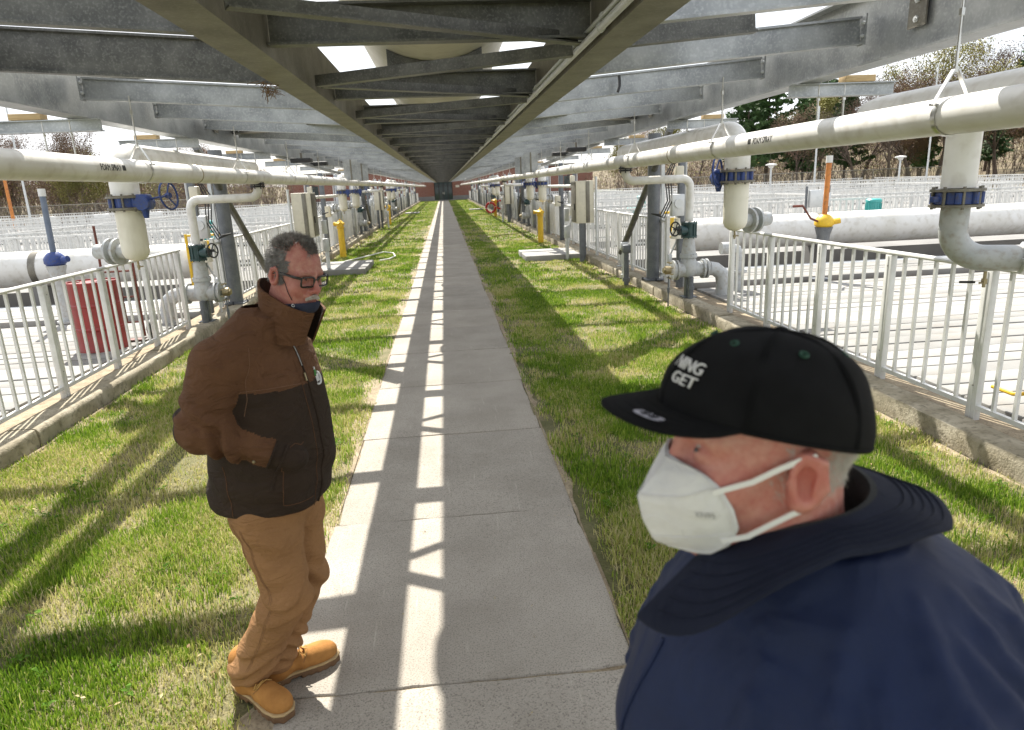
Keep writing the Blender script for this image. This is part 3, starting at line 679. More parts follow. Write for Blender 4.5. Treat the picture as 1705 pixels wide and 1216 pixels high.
# control cabinets on posts
def cabinet(side, x, y, label):
    t = thing('control_cabinet', label, 'cabinet', (side*x, y, 0), 0, 'control cabinets')
    mb = MB(); mb.cbox((0,0,1.53),(.46,.66,1.06),.012); c = obj('case', mb, 'cabinet', t)
    d = MB(); d.cbox((-side*.237,0,1.53),(.014,.60,1.0),.004); dd = obj('door', d, 'galv_mid', c); h = MB(); h.cbox((-side*.256,-.2,1.42),(.025,.03,.16),.005); h.cyl((-side*.25,.24,1.9),(-side*.26,.24,1.9),.02,n=10); obj('handle', h, 'black', dd)
    f = MB(); f.cbox((.07,-.336,1.53),(.10,.012,1.03),.002); obj('side_seam', f, 'galv_mid', c)
    p = MB(); p.box(-.14,-.04,-.30,-.20,-.05,1.0); p.box(.0,.1,.1,.2,-.05,1.0); obj('post', p, 'steel_grey', t)
    p = MB(); p.cyl((side*.28,-.36,-.05),(side*.28,-.36,2.15),.032,n=12); obj('mast', p, 'galv_box', t)
    k = MB(); k.cbox((-side*.35,.45,.75),(.14,.14,.32),.01); k.cyl((-side*.35,.45,-.05),(-side*.35,.45,.6),.05,n=10); k.cbox((-side*.35,.45,1.2),(.12,.14,.34),.01); obj('junction_box', k, 'galv_box', t)
cabinet(1, 3.58, 18.0, 'tall cream control cabinet on grey posts at the right kerb'); cabinet(-1, 3.42, 17.6, 'tall cream control cabinet on grey posts behind the man in the brown jacket')
cabinet(1, 3.6, 39.0, 'far-off cream control cabinet at the right kerb'); cabinet(-1, 3.5, 38.6, 'far-off cream control cabinet at the left kerb')
# wall hydrant posts
def hydrant(side, y, label):
    t = thing('yellow_hydrant', label, 'hydrant', (side*3.33, y, 0), 0, 'yellow yard hydrants')
    mb = MB(); mb.lathe([(.10,-.05),(.10,.92),(.125,.925),(.125,.97),(.105,.975),(.105,1.02),(.14,1.03),(.14,1.09),(.10,1.11),(.06,1.16),(.02,1.17)], n=18); obj('barrel', mb, 'yellow_paint', t)
    c = MB()
    for a in (0, 1): 
        d = Vector((math.cos(2.5+a*2.4),math.sin(2.5+a*2.4),0)); c.cyl(d*.09+Vector((0,0,1.06)), d*.21+Vector((0,0,1.06)), .055, n=12); c.cyl(d*.21+Vector((0,0,1.06)), d*.245+Vector((0,0,1.06)), .07, n=8)
    c.cyl((0,0,1.16),(0,0,1.22),.025,n=6); obj('outlet_cap', c, 'yellow_paint', t)
hydrant(-1, 22.5, 'nearer yellow hydrant post on the left lawn behind the man'); hydrant(-1, 42.3, 'farther yellow hydrant post on the left lawn edge')
hydrant(1, 24.4, 'nearer yellow hydrant post on the right lawn by the cabinet'); hydrant(1, 46.2, 'farther yellow hydrant post on the right lawn edge by the ring')
# red life rings
def ring(x, y, r, label):
    mb = MB(); mb.torus((0,0,0),(.35,1,0),r,r*.23,26,10); t = thing('life_ring', label, 'life ring', (x,y,.62 if r>.3 else .75)); obj('ring', mb, 'red_paint', t)
    b = MB()
    ax = Vector((.35,1,0)).normalized(); a = ax.orthogonal().normalized(); bb = ax.cross(a)
    for k in range(4): d = a*math.cos(k*math.pi/2+.6)+bb*math.sin(k*math.pi/2+.6); b.torus(d*r, ax.cross(d), r*.24, r*.045, 12, 6)
    obj('white_band', b, 'fence_white', t)
mat('ring_red', (.40,.016,.014), (.30,.014,.012), 4, .45)
ring(3.02, 46.0, .31, 'red life ring leaning beside the farther right hydrant'); ring(3.75, 47.5, .27, 'red hose reel hung on the right railing behind the ring')
for o in bpy.data.objects:
    if o.name.startswith('ring'): o.data.materials[0] = M['ring_red']
# concrete covers in the lawn
for sd, nm, x0, x1, y0, y1 in ((1,'right',2.1,3.62,18.5,20.4),(-1,'left',-3.62,-2.1,17.6,19.8)):
    mb = MB(); mb.cbox(((x0+x1)/2,(y0+y1)/2,.04),(x1-x0,y1-y0,.22),.02); tag(obj('concrete_cover', mb, 'concrete_deck', None), 'flat concrete access cover set in the %s lawn' % nm, 'cover')
mb = MB(); mb.cbox((2.75,62,.03),(1.2,1.6,.12),.02); tag(obj('concrete_cover', mb, 'concrete_deck'), 'small far concrete cover in the right lawn', 'cover')
mb = MB(); mb.cbox((-2.75,60,.03),(1.2,1.6,.12),.02); tag(obj('concrete_cover', mb, 'concrete_deck'), 'small far concrete cover in the left lawn', 'cover')
# hose
mb = MB(); mb.tube([Vector(p) for p in [(-3.6,19.4,.5),(-3.5,19.6,.1),(-3.3,19.9,.04),(-3.0,20.8,.05),(-2.5,22.0,.06),(-2.1,23.2,.06),(-1.75,22.6,.06),(-1.62,21.6,.05),(-1.75,20.8,.05),(-2.0,20.5,.05)]], .02, 8)
tag(obj('hose', mb, 'hose'), 'thin white hose looping over the left lawn by the hydrant', 'hose')
# pairs of galvanized plates over the foam pipes
for sd, nm in ((-1,'left'),(1,'right')):
    for j,(y,w,z0,z1) in enumerate(((20.9,.42,2.36,3.02),(23.6,.40,2.36,3.05))):
        mb = MB(); mb.box(-w/2,w/2,-.01,.01,z0,z1); t2 = obj('sheet_plate', mb, 'galv', None, (sd*2.62,y,0)); 
        m2 = MB(); m2.box(-.02,.02,-.03,-.0101,z0+.01,z1-.01); obj('stiffener', m2, 'galv_mid', t2)
        tag(t2, '%s upright galvanized sheet plate beside the %s foam pipe' % (('nearer','farther')[j], nm), 'plate')
    # sloping tray from the plates and flood light
    mb = MB(); mb.tube([(sd*3.3,14.8,2.80),(sd*2.75,19.5,2.52)], .045, 4); tag(obj('cable_tray', mb, 'galv', None), 'sloping galvanized cable tray above the %s foam pipe' % nm, 'tray')
    for j,y in enumerate((15.2, 17.2)):
        t = thing('flood_light', '%s black flood light under the %s roof beams' % (('nearer','farther')[j], nm), 'light', (sd*2.9,y,2.74)); mb = MB(); mb.cbox((0,0,-.03),(.42,.26,.09),.02); obj('housing', mb, 'black', t); m2 = MB(); m2.box(-.02,.02,-.02,.02,.01,.12); obj('bracket', m2, 'galv_mid', t); m3 = MB(); m3.box(-.16,.16,-.09,.09,-.082,-.076); obj('lens', m3, 'glass_dark', t)
# service pipes along the racks (thin horizontals between drop legs)
for sd, nm in ((-1,'left'),(1,'right')):
    for j,(y0,y1,z,r) in enumerate(((18.6,30.5,1.92,.05),(39,52,1.95,.05),(56,70,1.95,.05))):
        mb = MB(); mb.tube([(0,y0,z-.5),(0,y0,z-.08),(0,y0+.08,z),(0,y1-.08,z),(0,y1,z-.08),(0,y1,z-.6)], r, 10)
        tag(obj('service_pipe', mb, 'pipe_white', None, (sd*3.75,0,0)), '%s white service pipe running above the %s railing' % (ORD[j], nm), 'pipe', 'service pipes above the railings')
    for j,y in enumerate((23.0,26.2,30.2,36.5,41.0,44.0,50.5,57.5,60.5,64.0,68.0,73.0,79.0,85.0,92.0)):
        t = thing('square_post', ('%s upright galvanized post in the far row on the %s kerb' % (ORD[j], nm)) if j < 10 else 'tiny upright galvanized post near the building on the %s kerb' % nm, 'post', (sd*3.86,y,.15), 0, 'far row of posts'); mb = MB(); mb.cbox((0,0,1.25),(.14,.14,2.5),.005); obj('post', mb, 'galv' if j%3 else 'steel_grey', t)
        m2 = MB(); m2.cbox((-sd*.12,0,1.3+.2*(j%3)),(.16,.24,.34),.01); obj('box', m2, 'galv_box' if j%2 else 'cabinet', t)
# ================================================================== RAILINGS
RT, RB = 1.317, .247
bal = MB(); bal.box(-.0125,.0125,-.0125,.0125,RB+.02,RT-.018); bal_me = mesh_from('baluster', bal.v, bal.f, 'fence_white')
pm = MB(); pm.cbox((0,0,(.14+RT-.02)/2),(.055,.09,RT-.02-.14),.004); pm.box(-.031,.031,-.004,.004,.16,RT-.03); post_me = mesh_from('post', pm.v, pm.f, 'fence_white')
sc = MB(); sc.cyl((-.0281,0,0),(-.031,0,0),.007,n=8); sc_me = mesh_from('screw', sc.v, sc.f, 'galv_mid')
def side_railing(side, y0, y1, label, near_n, off=0.0):
    t = thing('railing', label, 'railing', (side*3.95,0,0), 0, 'white railings on the kerbs')
    P = 1.16; n = int((y1-y0)/P); y1 = y0+n*P
    mb = MB(); mb.tube([(0,y0-.1,RT),(0,y1+.1,RT)], .026, 10); mb.v = [(v[0],v[1],RT+(v[2]-RT)*.8) for v in mb.v]; obj('top_rail', mb, 'fence_white', t)
    mb = MB(); mb.box(-.018,.018,y0,y1,RB-.012,RB+.024); obj('bottom_rail', mb, 'fence_white', t)
    rest = MB()
    for i in range(n+1):
        y = y0+i*P
        if i < near_n:
            p = put('post', post_me, t, (0,y,0))
            if i < 8:
                for z in (1.2,.42): put('screw', sc_me, p, (-side*.0 if side > 0 else 0,0,z), (0,0,0 if side > 0 else math.pi))
        else: rest.box(-.0275,.0275,y-.045,y+.045,.14,RT-.02)
        if i == n: break
        for k in range(1,6):
            yy = y+P*k/6
            if i < near_n: put('baluster', bal_me, t, (0,yy,0))
            else: rest.box(-.0125,.0125,yy-.0125,yy+.0125,RB+.02,RT-.018)
    if rest.v: obj('far_bars', rest, 'fence_white', t)['kind'] = 'stuff'
side_railing(-1, -1.08, 10.6, 'white picket railing on the left kerb nearest the camera', 20)
side_railing(1, -1.16, 10.0, 'white picket railing on the right kerb nearest the camera', 20)
side_railing(-1, 13.3, 110, 'long white picket railing running off along the left kerb', 14)
side_railing(1, 13.3, 110, 'long white picket railing running off along the right kerb', 14)
# light wind screens behind the far side railings (pale panels)
for sd, nm in ((-1,'left'),(1,'right')):
    t = thing('wind_screen', 'row of pale panels behind the far %s railing' % nm, 'screen', (sd*4.08,0,0))
    for i in range(14):
        mb = MB(); mb.box(-.006,.006,25+4*i,28.9+4*i,.3,1.22); obj('panel', mb, 'fence_white', t)
# transverse far railings, joined pickets (each under a few pixels)
def far_railing(x0, x1, y, label, zb=.2, solid=False, h=1.07, step=.19):
    t = thing('railing', label, 'railing', ((x0+x1)/2, y, zb), 0, 'white railings across the tanks')
    c = (x0+x1)/2; a = x0-c; b = x1-c
    mb = MB(); mb.box(a,b,-.03,.03,h-.05,h); obj('top_rail', mb, 'fence_white', t)
    mb = MB(); mb.box(a,b,-.02,.02,.09,.13); obj('bottom_rail', mb, 'fence_white', t)
    mb = MB(); x = a
    while x < b: mb.box(x-.03,x+.03,-.03,.03,0,h-.04); x += 1.5
    obj('posts', mb, 'fence_white', t)['kind'] = 'stuff'
    mb = MB(); x = a+.1
    while x < b: mb.box(x-.014,x+.014,-.012,.012,.1,h-.04); x += step
    obj('pickets', mb, 'fence_white', t)['kind'] = 'stuff'
def long_railing(x, y0, y1, label, zb=.2, h=1.07):
    t = thing('railing', label, 'railing', (x,(y0+y1)/2,zb), 0, 'white railings along the tanks'); d = (y1-y0)/2
    mb = MB(); mb.box(-.03,.03,-d,d,h-.05,h); obj('top_rail', mb, 'fence_white', t)
    mb = MB(); mb.box(-.02,.02,-d,d,.09,.13); obj('bottom_rail', mb, 'fence_white', t)
    mb = MB(); y = -d
    while y < d: mb.box(-.03,.03,y-.03,y+.03,0,h-.04); y += 1.5
    y = -d+.1
    while y < d: mb.box(-.012,.012,y-.014,y+.014,.1,h-.04); y += .2
    obj('pickets', mb, 'fence_white', t)['kind'] = 'stuff'
for sd, nm in ((-1,'left'),(1,'right')):
    for j,y in enumerate((18.9, 21.5, 26.7, 29.7, 35.6, 39.0, 46.6, 50.0, 61.0)):
        a, b = sorted((sd*4.6, sd*38)); far_railing(a, b, y, '%s white railing crossing the %s tanks, counted from the front' % (ORD[j], nm))
    for j,x in enumerate((13.0, 24.0, 38.5)):
        long_railing(sd*x, 22, 60, '%s white railing running back over the %s tanks' % (ORD[j], nm))
# gate leaf and stub fence between valve stand and column
for sd, nm in ((-1,'left'),(1,'right')):
    t = thing('gate', 'narrow white gate leaf beside the %s column' % nm, 'gate', (sd*4.02,12.35,.17)); 
    mb = MB(); mb.box(-.03,.03,-.05,.05,0,1.2); mb.box(-.03,.03,.72,.80,0,1.2); mb.box(-.018,.018,.05,.72,1.08,1.12); mb.box(-.018,.018,.05,.72,.1,.14); obj('frame', mb, 'fence_white', t)
    for k in range(4): put('baluster', bal_me, t, (0,.17+.14*k,-.14))
# yellow safety swing gates behind the columns
for sd, nm in ((-1,'left'),(1,'right')):
    t = thing('safety_gate', 'yellow safety gate behind the %s column' % nm, 'gate', (sd*4.5,14.6,.2)); mb = MB()
    for x in (0,.75): mb.tube([(sd*x,0,0),(sd*x,0,1.15)], .03, 8)
    for z in (.6,1.12): mb.tube([(0,0,z),(sd*.75,0,z)], .025, 8)
    obj('frame', mb, 'yellow_paint', t); mb = MB(); mb.cbox((sd*.38,-.02,.86),(.28,.02,.3),.005); obj('sign_plate', mb, 'yellow_paint', t)

# ================================================================== DECK EQUIPMENT
# big insulated pipes across the tanks
for sd, nm in ((-1,'left'),(1,'right')):
    t = thing('insulated_pipe', 'fat white insulated pipe lying across the %s tank' % nm, 'pipe', (sd*5.0,15.0,.78))
    mb = MB(); mb.tube([(0,0,0),(sd*.25,0,0),(sd*34,0,0)], [.30,.36,.36], 32); obj('jacket', mb, 'pipe_white', t, ang=60)
    b = MB(); b.tube([(sd*-.07,0,0),(sd*.07,0,0)], .368, 32, caps=False); bmsh = mesh_from('band', b.v, b.f, 'galv_mid')
    for x in (3.35, 10.4, 17.5): put('band', bmsh, t, (sd*x,0,0))
    for x in (3.35, 10.4, 17.5, 24): s = MB(); s.box(sd*x-.1,sd*x+.1,-.3,.3,-1.0,-.34); obj('pedestal', s, 'concrete_far', t)
    # thin guide pipes over the open water in front
    for j,(y,z) in enumerate(((13.55,.16),(14.15,.10))):
        mb = MB(); mb.tube([(sd*4.3,y,z),(sd*39,y,z)], .03, 8); tag(obj('guide_pipe', mb, 'galv_box'), '%s thin grey pipe over the dark channel, %s tank' % (('front','rear')[j], nm), 'pipe')
# plug valve stems with indicator posts
def stem(x, y, mats_, label):
    t = thing('plug_valve', label, 'valve', (x,y,.19))
    mb = MB(); mb.cyl((0,0,0),(0,0,.72),.075,n=14); mb.cyl((0,0,0),(0,0,.03),.15,n=14); mb.tube([(0,0,.62),(0,0,.78),(0,0,.92)], [.10,.11,.15], 14); obj('pedestal', mb, 'steel_grey' if mats_[0]=='yellow_paint' else 'grey_paint', t)
    mb = MB(); mb.lathe([(.13,.92),(.16,.96),(.16,1.03),(.11,1.10),(.07,1.13)], n=14); mb.cyl((.12,-.05,1.0),(.24,-.08,1.02),.05,n=10); obj('operator', mb, mats_[0], t)
    mb = MB(); mb.cyl((0,0,1.12),(.015,0,1.99),.043,n=14); obj('stem_cover', mb, mats_[1], t)
    mb = MB(); mb.cyl((.015,0,1.985),(.017,0,2.10),.053,n=14); obj('cap', mb, 'fence_white', t)
    if mats_[0]=='yellow_paint':
        mb = MB(); mb.tube([(-.14,-.05,1.02),(-.30,-.1,1.08),(-.50,-.18,1.30)], .018, 6); mb.tube([(-.50,-.18,1.30),(-.68,-.2,1.30)], .022, 6); obj('crank', mb, 'rust_red', t)
mat('blue_stem', (.10,.13,.19), (.14,.17,.22), 6, .5)
stem(6.50, 11.45, ('yellow_paint','orange_pipe'), 'orange-covered valve stem with yellow operator on the right deck')
stem(-6.20, 11.55, ('blue_paint','blue_stem'), 'blue-grey covered valve stem with blue operator on the left deck')
# teal motors behind
def motor(x, y, label, h=.62):
    t = thing('pump_motor', label, 'motor', (x,y,.2)); mb = MB(); mb.cbox((0,0,.45),(.85,.45,.14),.03); mb.cyl((-.15,0,0),(-.15,0,.4),.12,n=12); obj('gear_case', mb, 'teal_paint', t)
    mb = MB(); mb.lathe([(.19,.52),(.19,.95),(.205,.96),(.205,1.02),(.17,1.05)], (.22,0,0), n=16)
    for k in range(16): a = 2*math.pi*k/16; mb.box(.22+.2*math.cos(a)-.008,.22+.2*math.cos(a)+.008,.2*math.sin(a)-.008,.2*math.sin(a)+.008,.55,.93)
    obj('motor', mb, 'teal_paint', t)
motor(11.5, 18.2, 'teal pump motor standing behind the right insulated pipe'); motor(-12.5, 18.4, 'teal pump motor behind the left insulated pipe near panel'); motor(-8.6, 26.0, 'teal pump motor far on the left tanks'); motor(9.2, 33.0, 'teal pump motor far on the right tanks')
# local control panels
for x,y,lb in ((10.2,18.4,'small grey control panel with clear cover beside right motor'),(-12.9,17.6,'white local control panel on posts at far left')):
    t = thing('switch_station', lb, 'panel', (x,y,.2)); mb = MB()
    for q in (-.32,.32): mb.box(q-.025,q+.025,-.025,.025,0,1.45)
    obj('legs', mb, 'steel_grey', t); mb = MB(); mb.cbox((-.1,-.08,1.12),(.36,.14,.46),.01); obj('case', mb, 'fence_white' if x<0 else 'galv_box', t)
    mb = MB(); mb.cbox((.22,-.08,1.08),(.2,.12,.36),.01); obj('switch_box', mb, 'galv_box', t)
# small electrical boxes along the far left fence
for k in range(6):
    t = thing('fence_box', '%s pale box on the far left fence, counted from the left' % ORD[k], 'box', (-27+2.8*k,40,.9), 0, 'boxes on the far left fence'); mb = MB(); mb.cbox((0,0,.25),(.75,.2,.55),.02); obj('case', mb, 'fence_white', t)
    m2 = MB(); m2.box(-.05,.05,-.05,.05,-.7,0); obj('leg', m2, 'galv_mid', t)
# red drum with bungs and rolling hoops; hand truck behind
t = thing('steel_drum', 'red steel drum standing on the left deck behind the railing', 'drum', (-4.58,9.25,.19))
mb = MB(); rr = .292; mb.lathe([(rr-.012,0),(rr+.008,.0),(rr+.008,.015),(rr,.03),(rr,.27),(rr+.012,.285),(rr+.012,.30),(rr,.315),(rr,.57),(rr+.012,.585),(rr+.012,.60),(rr,.615),(rr,.86),(rr+.008,.875),(rr+.008,.89),(rr-.012,.89),(rr-.014,.872),(.01,.872)], n=40); obj('shell', mb, 'red_paint', t)
mb = MB(); mb.cyl((.17,.05,.872),(.17,.05,.888),.035,n=12); mb.cyl((-.18,.03,.872),(-.18,.03,.885),.022,n=10); obj('bung', mb, 'galv_mid', t)
t = thing('hand_truck', 'dark red hand truck with bent handles behind the drum', 'hand truck', (-4.43,9.66,.19), .1)
mb = MB()
for q in (-1,1): mb.tube([(q*.2,0,.05),(q*.2,.02,.9),(q*.20,.05,1.35),(q*.205,.05,1.48),(q*.20+.05,-.02,1.56),(q*.2+.13,-.10,1.60)] if q > 0 else [(q*.2,0,.05),(q*.2,.02,.9),(q*.20,.05,1.38),(q*.20,.05,1.56)], .017, 8)
for z in (.25,.6,.95,1.22): mb.tube([(-.2,.02,z),(.2,.02,z)], .014, 6)
mb.tube([(0,.02,.25),(0,.02,1.22)], .014, 6); mb.box(-.22,.22,-.16,.0,.02,.03); obj('frame', mb, 'rust_red', t)
for q in (-1,1):
    mb = MB(); mb.torus((q*.27,.08,.13),(1,0,0),.095,.035,18,8); mb.cyl((q*.25,.08,.13),(q*.29,.08,.13),.06,n=12); obj('wheel', mb, 'black', t)
# yellow lever by the right railing
mb = MB(); mb.tube([(0,0,0),(.02,-.18,-.01),(.03,-.22,.0),(.16,-.34,.05)], .016, 8); tag(obj('yellow_lever', mb, 'yellow_paint', None, (4.18,4.75,.36)), 'yellow lever poking through at the lower right railing', 'lever')
# grey stub elbow on right deck
mb = MB(); mb.tube([(0,0,0),(0,0,.45),(0,0,.55),(-.05,0,.66),(-.15,0,.70),(-.3,0,.70)], .10, 16); mb.cyl((0,0,.3),(0,0,.34),.15,n=18); tag(obj('pipe_elbow', mb, 'grey_paint', None, (4.75,10.9,.19)), 'grey pipe elbow rising from the right deck near the valve', 'pipe')
# lamps and masts beyond
for j,(x,y,h,lb) in enumerate(((21.6,45,2.4,'low post lamp with square shade, right of the blue valve'),(30.6,45,2.55,'low post lamp with square shade toward the far right'))):
    t = thing('post_lamp', lb, 'lamp', (x,y,.2)); mb = MB(); mb.cyl((0,0,0),(0,0,h-.25),.06,n=10); obj('pole', mb, 'galv_box', t); mb = MB(); mb.lathe([(.12,h-.25),(.2,h-.08),(.36,h-.07),(.36,h),(.1,h+.05)], n=12); obj('lamp_head', mb, 'fence_white', t)
for j,(x,y,h,lb) in enumerate(((25.2,46,6,'thin pale mast rising behind the right valve'),(36.2,50,9,'thin pale mast at the far right'),(-24.5,44,9,'thin pale mast at the far left'))):
    mb = MB(); mb.cyl((0,0,0),(0,0,h),.07,.045,n=10); tag(obj('mast', mb, 'galv_box', None, (x,y,.2)), lb, 'mast')
mb = MB(); mb.cyl((0,0,0),(0,0,7),.11,.08,n=10); tag(obj('utility_pole', mb, 'orange_pipe', None, (-27.2,47,.2)), 'rusty brown pole at the far left edge', 'pole')
# chain link fence line at the woods
for sd, nm in ((-1,'left'),(1,'right')):
    t = thing('chain_fence', 'chain link fence in front of the %s woods' % nm, 'fence', (sd*40,62,0)); 
    for k in range(14): mb = MB(); mb.cyl((-sd*(k*2.6)+sd*10,0,-.2),(-sd*(k*2.6)+sd*10,0,2.0),.04,n=6); obj('post', mb, 'galv_mid', t)
    mb = MB(); mb.tube([(sd*10,0,1.95),(-sd*24,0,1.95)], .035, 6); obj('top_rail', mb, 'galv_mid', t)
    mb = MB()
    for k in range(340):
        x = sd*10-sd*.1*k
        mb.tube([(x,0,.0),(x-sd*.9,0,1.9)], .006, 3, caps=False); mb.tube([(x,0,1.9),(x-sd*.9,0,0)], .006, 3, caps=False)
    obj('mesh_wire', mb, 'galv_mid', t)['kind'] = 'stuff'

# ================================================================== BRICK BUILDING
brick = mat('brick', (.30,.085,.045), (.23,.065,.038), 1.2, .9, fine=(.16,.06,.04), fscale=8, ffac=.5)
n_ = brick.node_tree.nodes; l_ = brick.node_tree.links.new; bs = n_['Principled BSDF']
bt = n_.new('ShaderNodeTexBrick'); bt.inputs['Scale'].default_value = 1.0; bt.inputs['Brick Width'].default_value = .22; bt.inputs['Row Height'].default_value = .075; bt.inputs['Mortar Size'].default_value = .008
bt.inputs['Color1'].default_value = (.22,.07,.042,1); bt.inputs['Color2'].default_value = (.17,.052,.034,1); bt.inputs['Mortar'].default_value = (.3,.24,.2,1)
gq = n_.new('ShaderNodeNewGeometry'); sp = n_.new('ShaderNodeSeparateXYZ'); cb = n_.new('ShaderNodeCombineXYZ'); l_(gq.outputs['Position'], sp.inputs[0]); l_(sp.outputs['X'], cb.inputs['X']); l_(sp.outputs['Z'], cb.inputs['Y']); l_(cb.outputs[0], bt.inputs['Vector']); l_(bt.outputs['Color'], bs.inputs['Base Color'])
t = thing('brick_building', 'red brick building closing the far end of the walkway', 'building', (0,YE,0))
mb = MB(); mb.box(-24,-1.45,0,8,.7,4.6); mb.box(1.45,24,0,8,.7,4.6); mb.box(-1.45,1.45,0,8,3.25,4.6); obj('wall', mb, 'brick', t)
mb = MB(); mb.box(-24.05,-1.45,-.06,.02,-.2,.698); mb.box(1.45,24.05,-.06,.02,-.2,.698); obj('base_course', mb, 'concrete_far', t)
mb = MB(); mb.box(-24.3,24.3,-.3,8.3,4.602,4.9); obj('roof', mb, 'galv_mid', t)
mb = MB(); mb.box(-1.448,1.448,.35,.40,0,3.248); d = obj('door', mb, 'glass_dark', t)
mb = MB()
for x in (-1.40,-.72,0,.72,1.40): mb.box(x-.045,x+.045,.22,.349,0,3.24)
for z in (.05,2.25,3.2): mb.box(-1.44,1.44,.23,.348,z-.045,z+.045)
obj('frame', mb, 'black', d)
mb = MB(); mb.box(-.12,-.06,.16,.21,.95,1.3); mb.box(.06,.12,.16,.21,.95,1.3); obj('handle', mb, 'stainless', d)
mb = MB(); mb.box(1.95,2.55,-.04,-.002,1.95,2.3); obj('wall_sign', mb, 'cabinet', t); mb = MB(); mb.box(-1.9,1.9,-1.2,-.0,-.2,.12); obj('step', mb, 'concrete_far', t)
for x in (-8,-12,-16,-20,8,12,16,20):
    mb = MB(); mb.box(x-.7,x+.7,-.03,-.004,1.3,3.0); w = obj('window', mb, 'glass_dark', t); mb = MB()
    for q in (-.68,0,.68): mb.box(x+q-.03,x+q+.03,-.05,-.031,1.3,3.0)
    obj('frame', mb, 'galv_mid', w)
# ================================================================== TREES AND BRUSH
def segs_to_mesh(segs, nthick=5):
    V = []; F = []
    for (p0,p1,r0,r1) in segs:
        n = 5 if r0 > .05 else 3
        d = (p1-p0); 
        if d.length < 1e-5: continue
        a = d.orthogonal().normalized(); b = d.normalized().cross(a); k = len(V)
        for (p,r) in ((p0,r0),(p1,r1)):
            for i in range(n): t = 2*math.pi*i/n; V.append(tuple(p+(a*math.cos(t)+b*math.sin(t))*r))
        for i in range(n): F.append((k+i,k+(i+1)%n,k+n+(i+1)%n,k+n+i))
    return V, F
def leaf_quads(pts, size, rnd, flat=0.0):
    V = []; F = []
    for p in pts:
        a = Vector((rnd.gauss(0,1),rnd.gauss(0,1),rnd.gauss(0,1)*(1-flat))).normalized(); b = a.orthogonal().normalized(); s = size*rnd.uniform(.5,1.3)
        k = len(V); p = Vector(p)
        V += [tuple(p-a*s), tuple(p+b*s*.55), tuple(p+a*s), tuple(p-b*s*.55)]; F.append((k,k+1,k+2,k+3))
    return V, F
def bare_tree(seed, H, spread=.5, depth=5, lean=.05):
    rnd = random.Random(seed); segs = []; tips = []
    def grow(p, d, L_, r, lev):
        n = 3 if lev < 2 else 2
        for i in range(n):
            d2 = (d+Vector((rnd.gauss(0,.10),rnd.gauss(0,.10),rnd.gauss(.03,.05)))).normalized(); q = p+d2*(L_/n); r2 = r*(1-.22/n*1.4)
            segs.append((p,q,r,r2)); p, d, r = q, d2, r2
            if lev < depth and (lev > 0 or i > 0):
                for _ in range(rnd.choice((1,2,2)) if lev else 2):
                    ax = d.orthogonal().normalized(); ax.rotate(Matrix.Rotation(rnd.uniform(0,2*math.pi),3,d)); d3 = (d*rnd.uniform(.7,1.0)+ax*spread*rnd.uniform(.7,1.5)).normalized()
                    grow(p, d3, L_*rnd.uniform(.48,.68), r*rnd.uniform(.42,.6), lev+1)
        if lev >= depth-1:
            for _ in range(3): tips.append(p+Vector((rnd.gauss(0,.25),rnd.gauss(0,.25),rnd.gauss(0,.25))))
        if lev < depth: grow(p, d, L_*.55, r*.7, lev+1)
    grow(Vector((0,0,-.4)), Vector((rnd.gauss(0,lean),rnd.gauss(0,lean),1)).normalized(), H*.42, H*.0155, 0)
    return segs, tips
def pine_tree(seed, H):
    rnd = random.Random(seed); segs = []; nd = []
    for i in range(9): segs.append((Vector((0,0,-.5+(H+.5)*i/9)),Vector((0,0,-.5+(H+.5)*(i+1)/9)),H*.018*(1-i/9.5),H*.018*(1-(i+1)/9.5)))
    z = H*.24
    while z < H*.99:
        t = (z-H*.24)/(H*.76); R0 = H*.24*(1-t)**.75*rnd.uniform(.7,1.1)+.3
        for k in range(rnd.choice((4,5,6))):
            a = rnd.uniform(0,2*math.pi); d = Vector((math.cos(a),math.sin(a),rnd.uniform(.05,.3))); ln = R0*rnd.uniform(.55,1.1); p = Vector((0,0,z)); q = p+d*ln
            segs.append((p,q,.05*(1-t)+.015,.01))
            for m in range(int(6+ln*9)):
                u = rnd.uniform(.3,1.05); c = p+d*ln*u; w = .22+.3*u*ln*.25
                nd.append(c+Vector((rnd.gauss(0,w*.6),rnd.gauss(0,w*.6),rnd.gauss(.05,.10))))
        z += H*.045*rnd.uniform(.8,1.2)
    return segs, nd
def tree_proto(kind, seed, H, budmat='bud_olive', bud=.09, nb=1.0):
    rnd = random.Random(seed)
    if kind == 'pine':
        s, nd = pine_tree(seed, H); V, F = segs_to_mesh(s); tm = mesh_from('trunk', V, F, 'trunk', None, 180)
        V, F = leaf_quads(nd, .30, rnd, .3); V2, F2 = leaf_quads([p+Vector((rnd.gauss(0,.15),rnd.gauss(0,.15),rnd.gauss(0,.08))) for p in nd for _ in range(2)], .22, rnd, .3)
        k = len(V); V += V2; F += [tuple(i+k for i in f) for f in F2]; cm = mesh_from('crown', V, F, 'needle', None, 180, False)
    else:
        s, tips = bare_tree(seed, H); big = [q for q in s if q[2] > H*.004]; small = [q for q in s if q[2] <= H*.004]
        V, F = segs_to_mesh(big); tm = mesh_from('trunk', V, F, 'trunk', None, 180)
        V, F = segs_to_mesh(small); n1 = len(F); tips = [t for t in tips for _ in range(2) if rnd.random() < nb]
        V2, F2 = leaf_quads([t+Vector((rnd.gauss(0,.2),rnd.gauss(0,.2),rnd.gauss(0,.2))) for t in tips], bud, rnd); k = len(V); V += V2; F += [tuple(i+k for i in f) for f in F2]
        cm = mesh_from('crown', V, F, ['twig', budmat], [0]*n1+[1]*(len(F)-n1), 180, False)
    return tm, cm
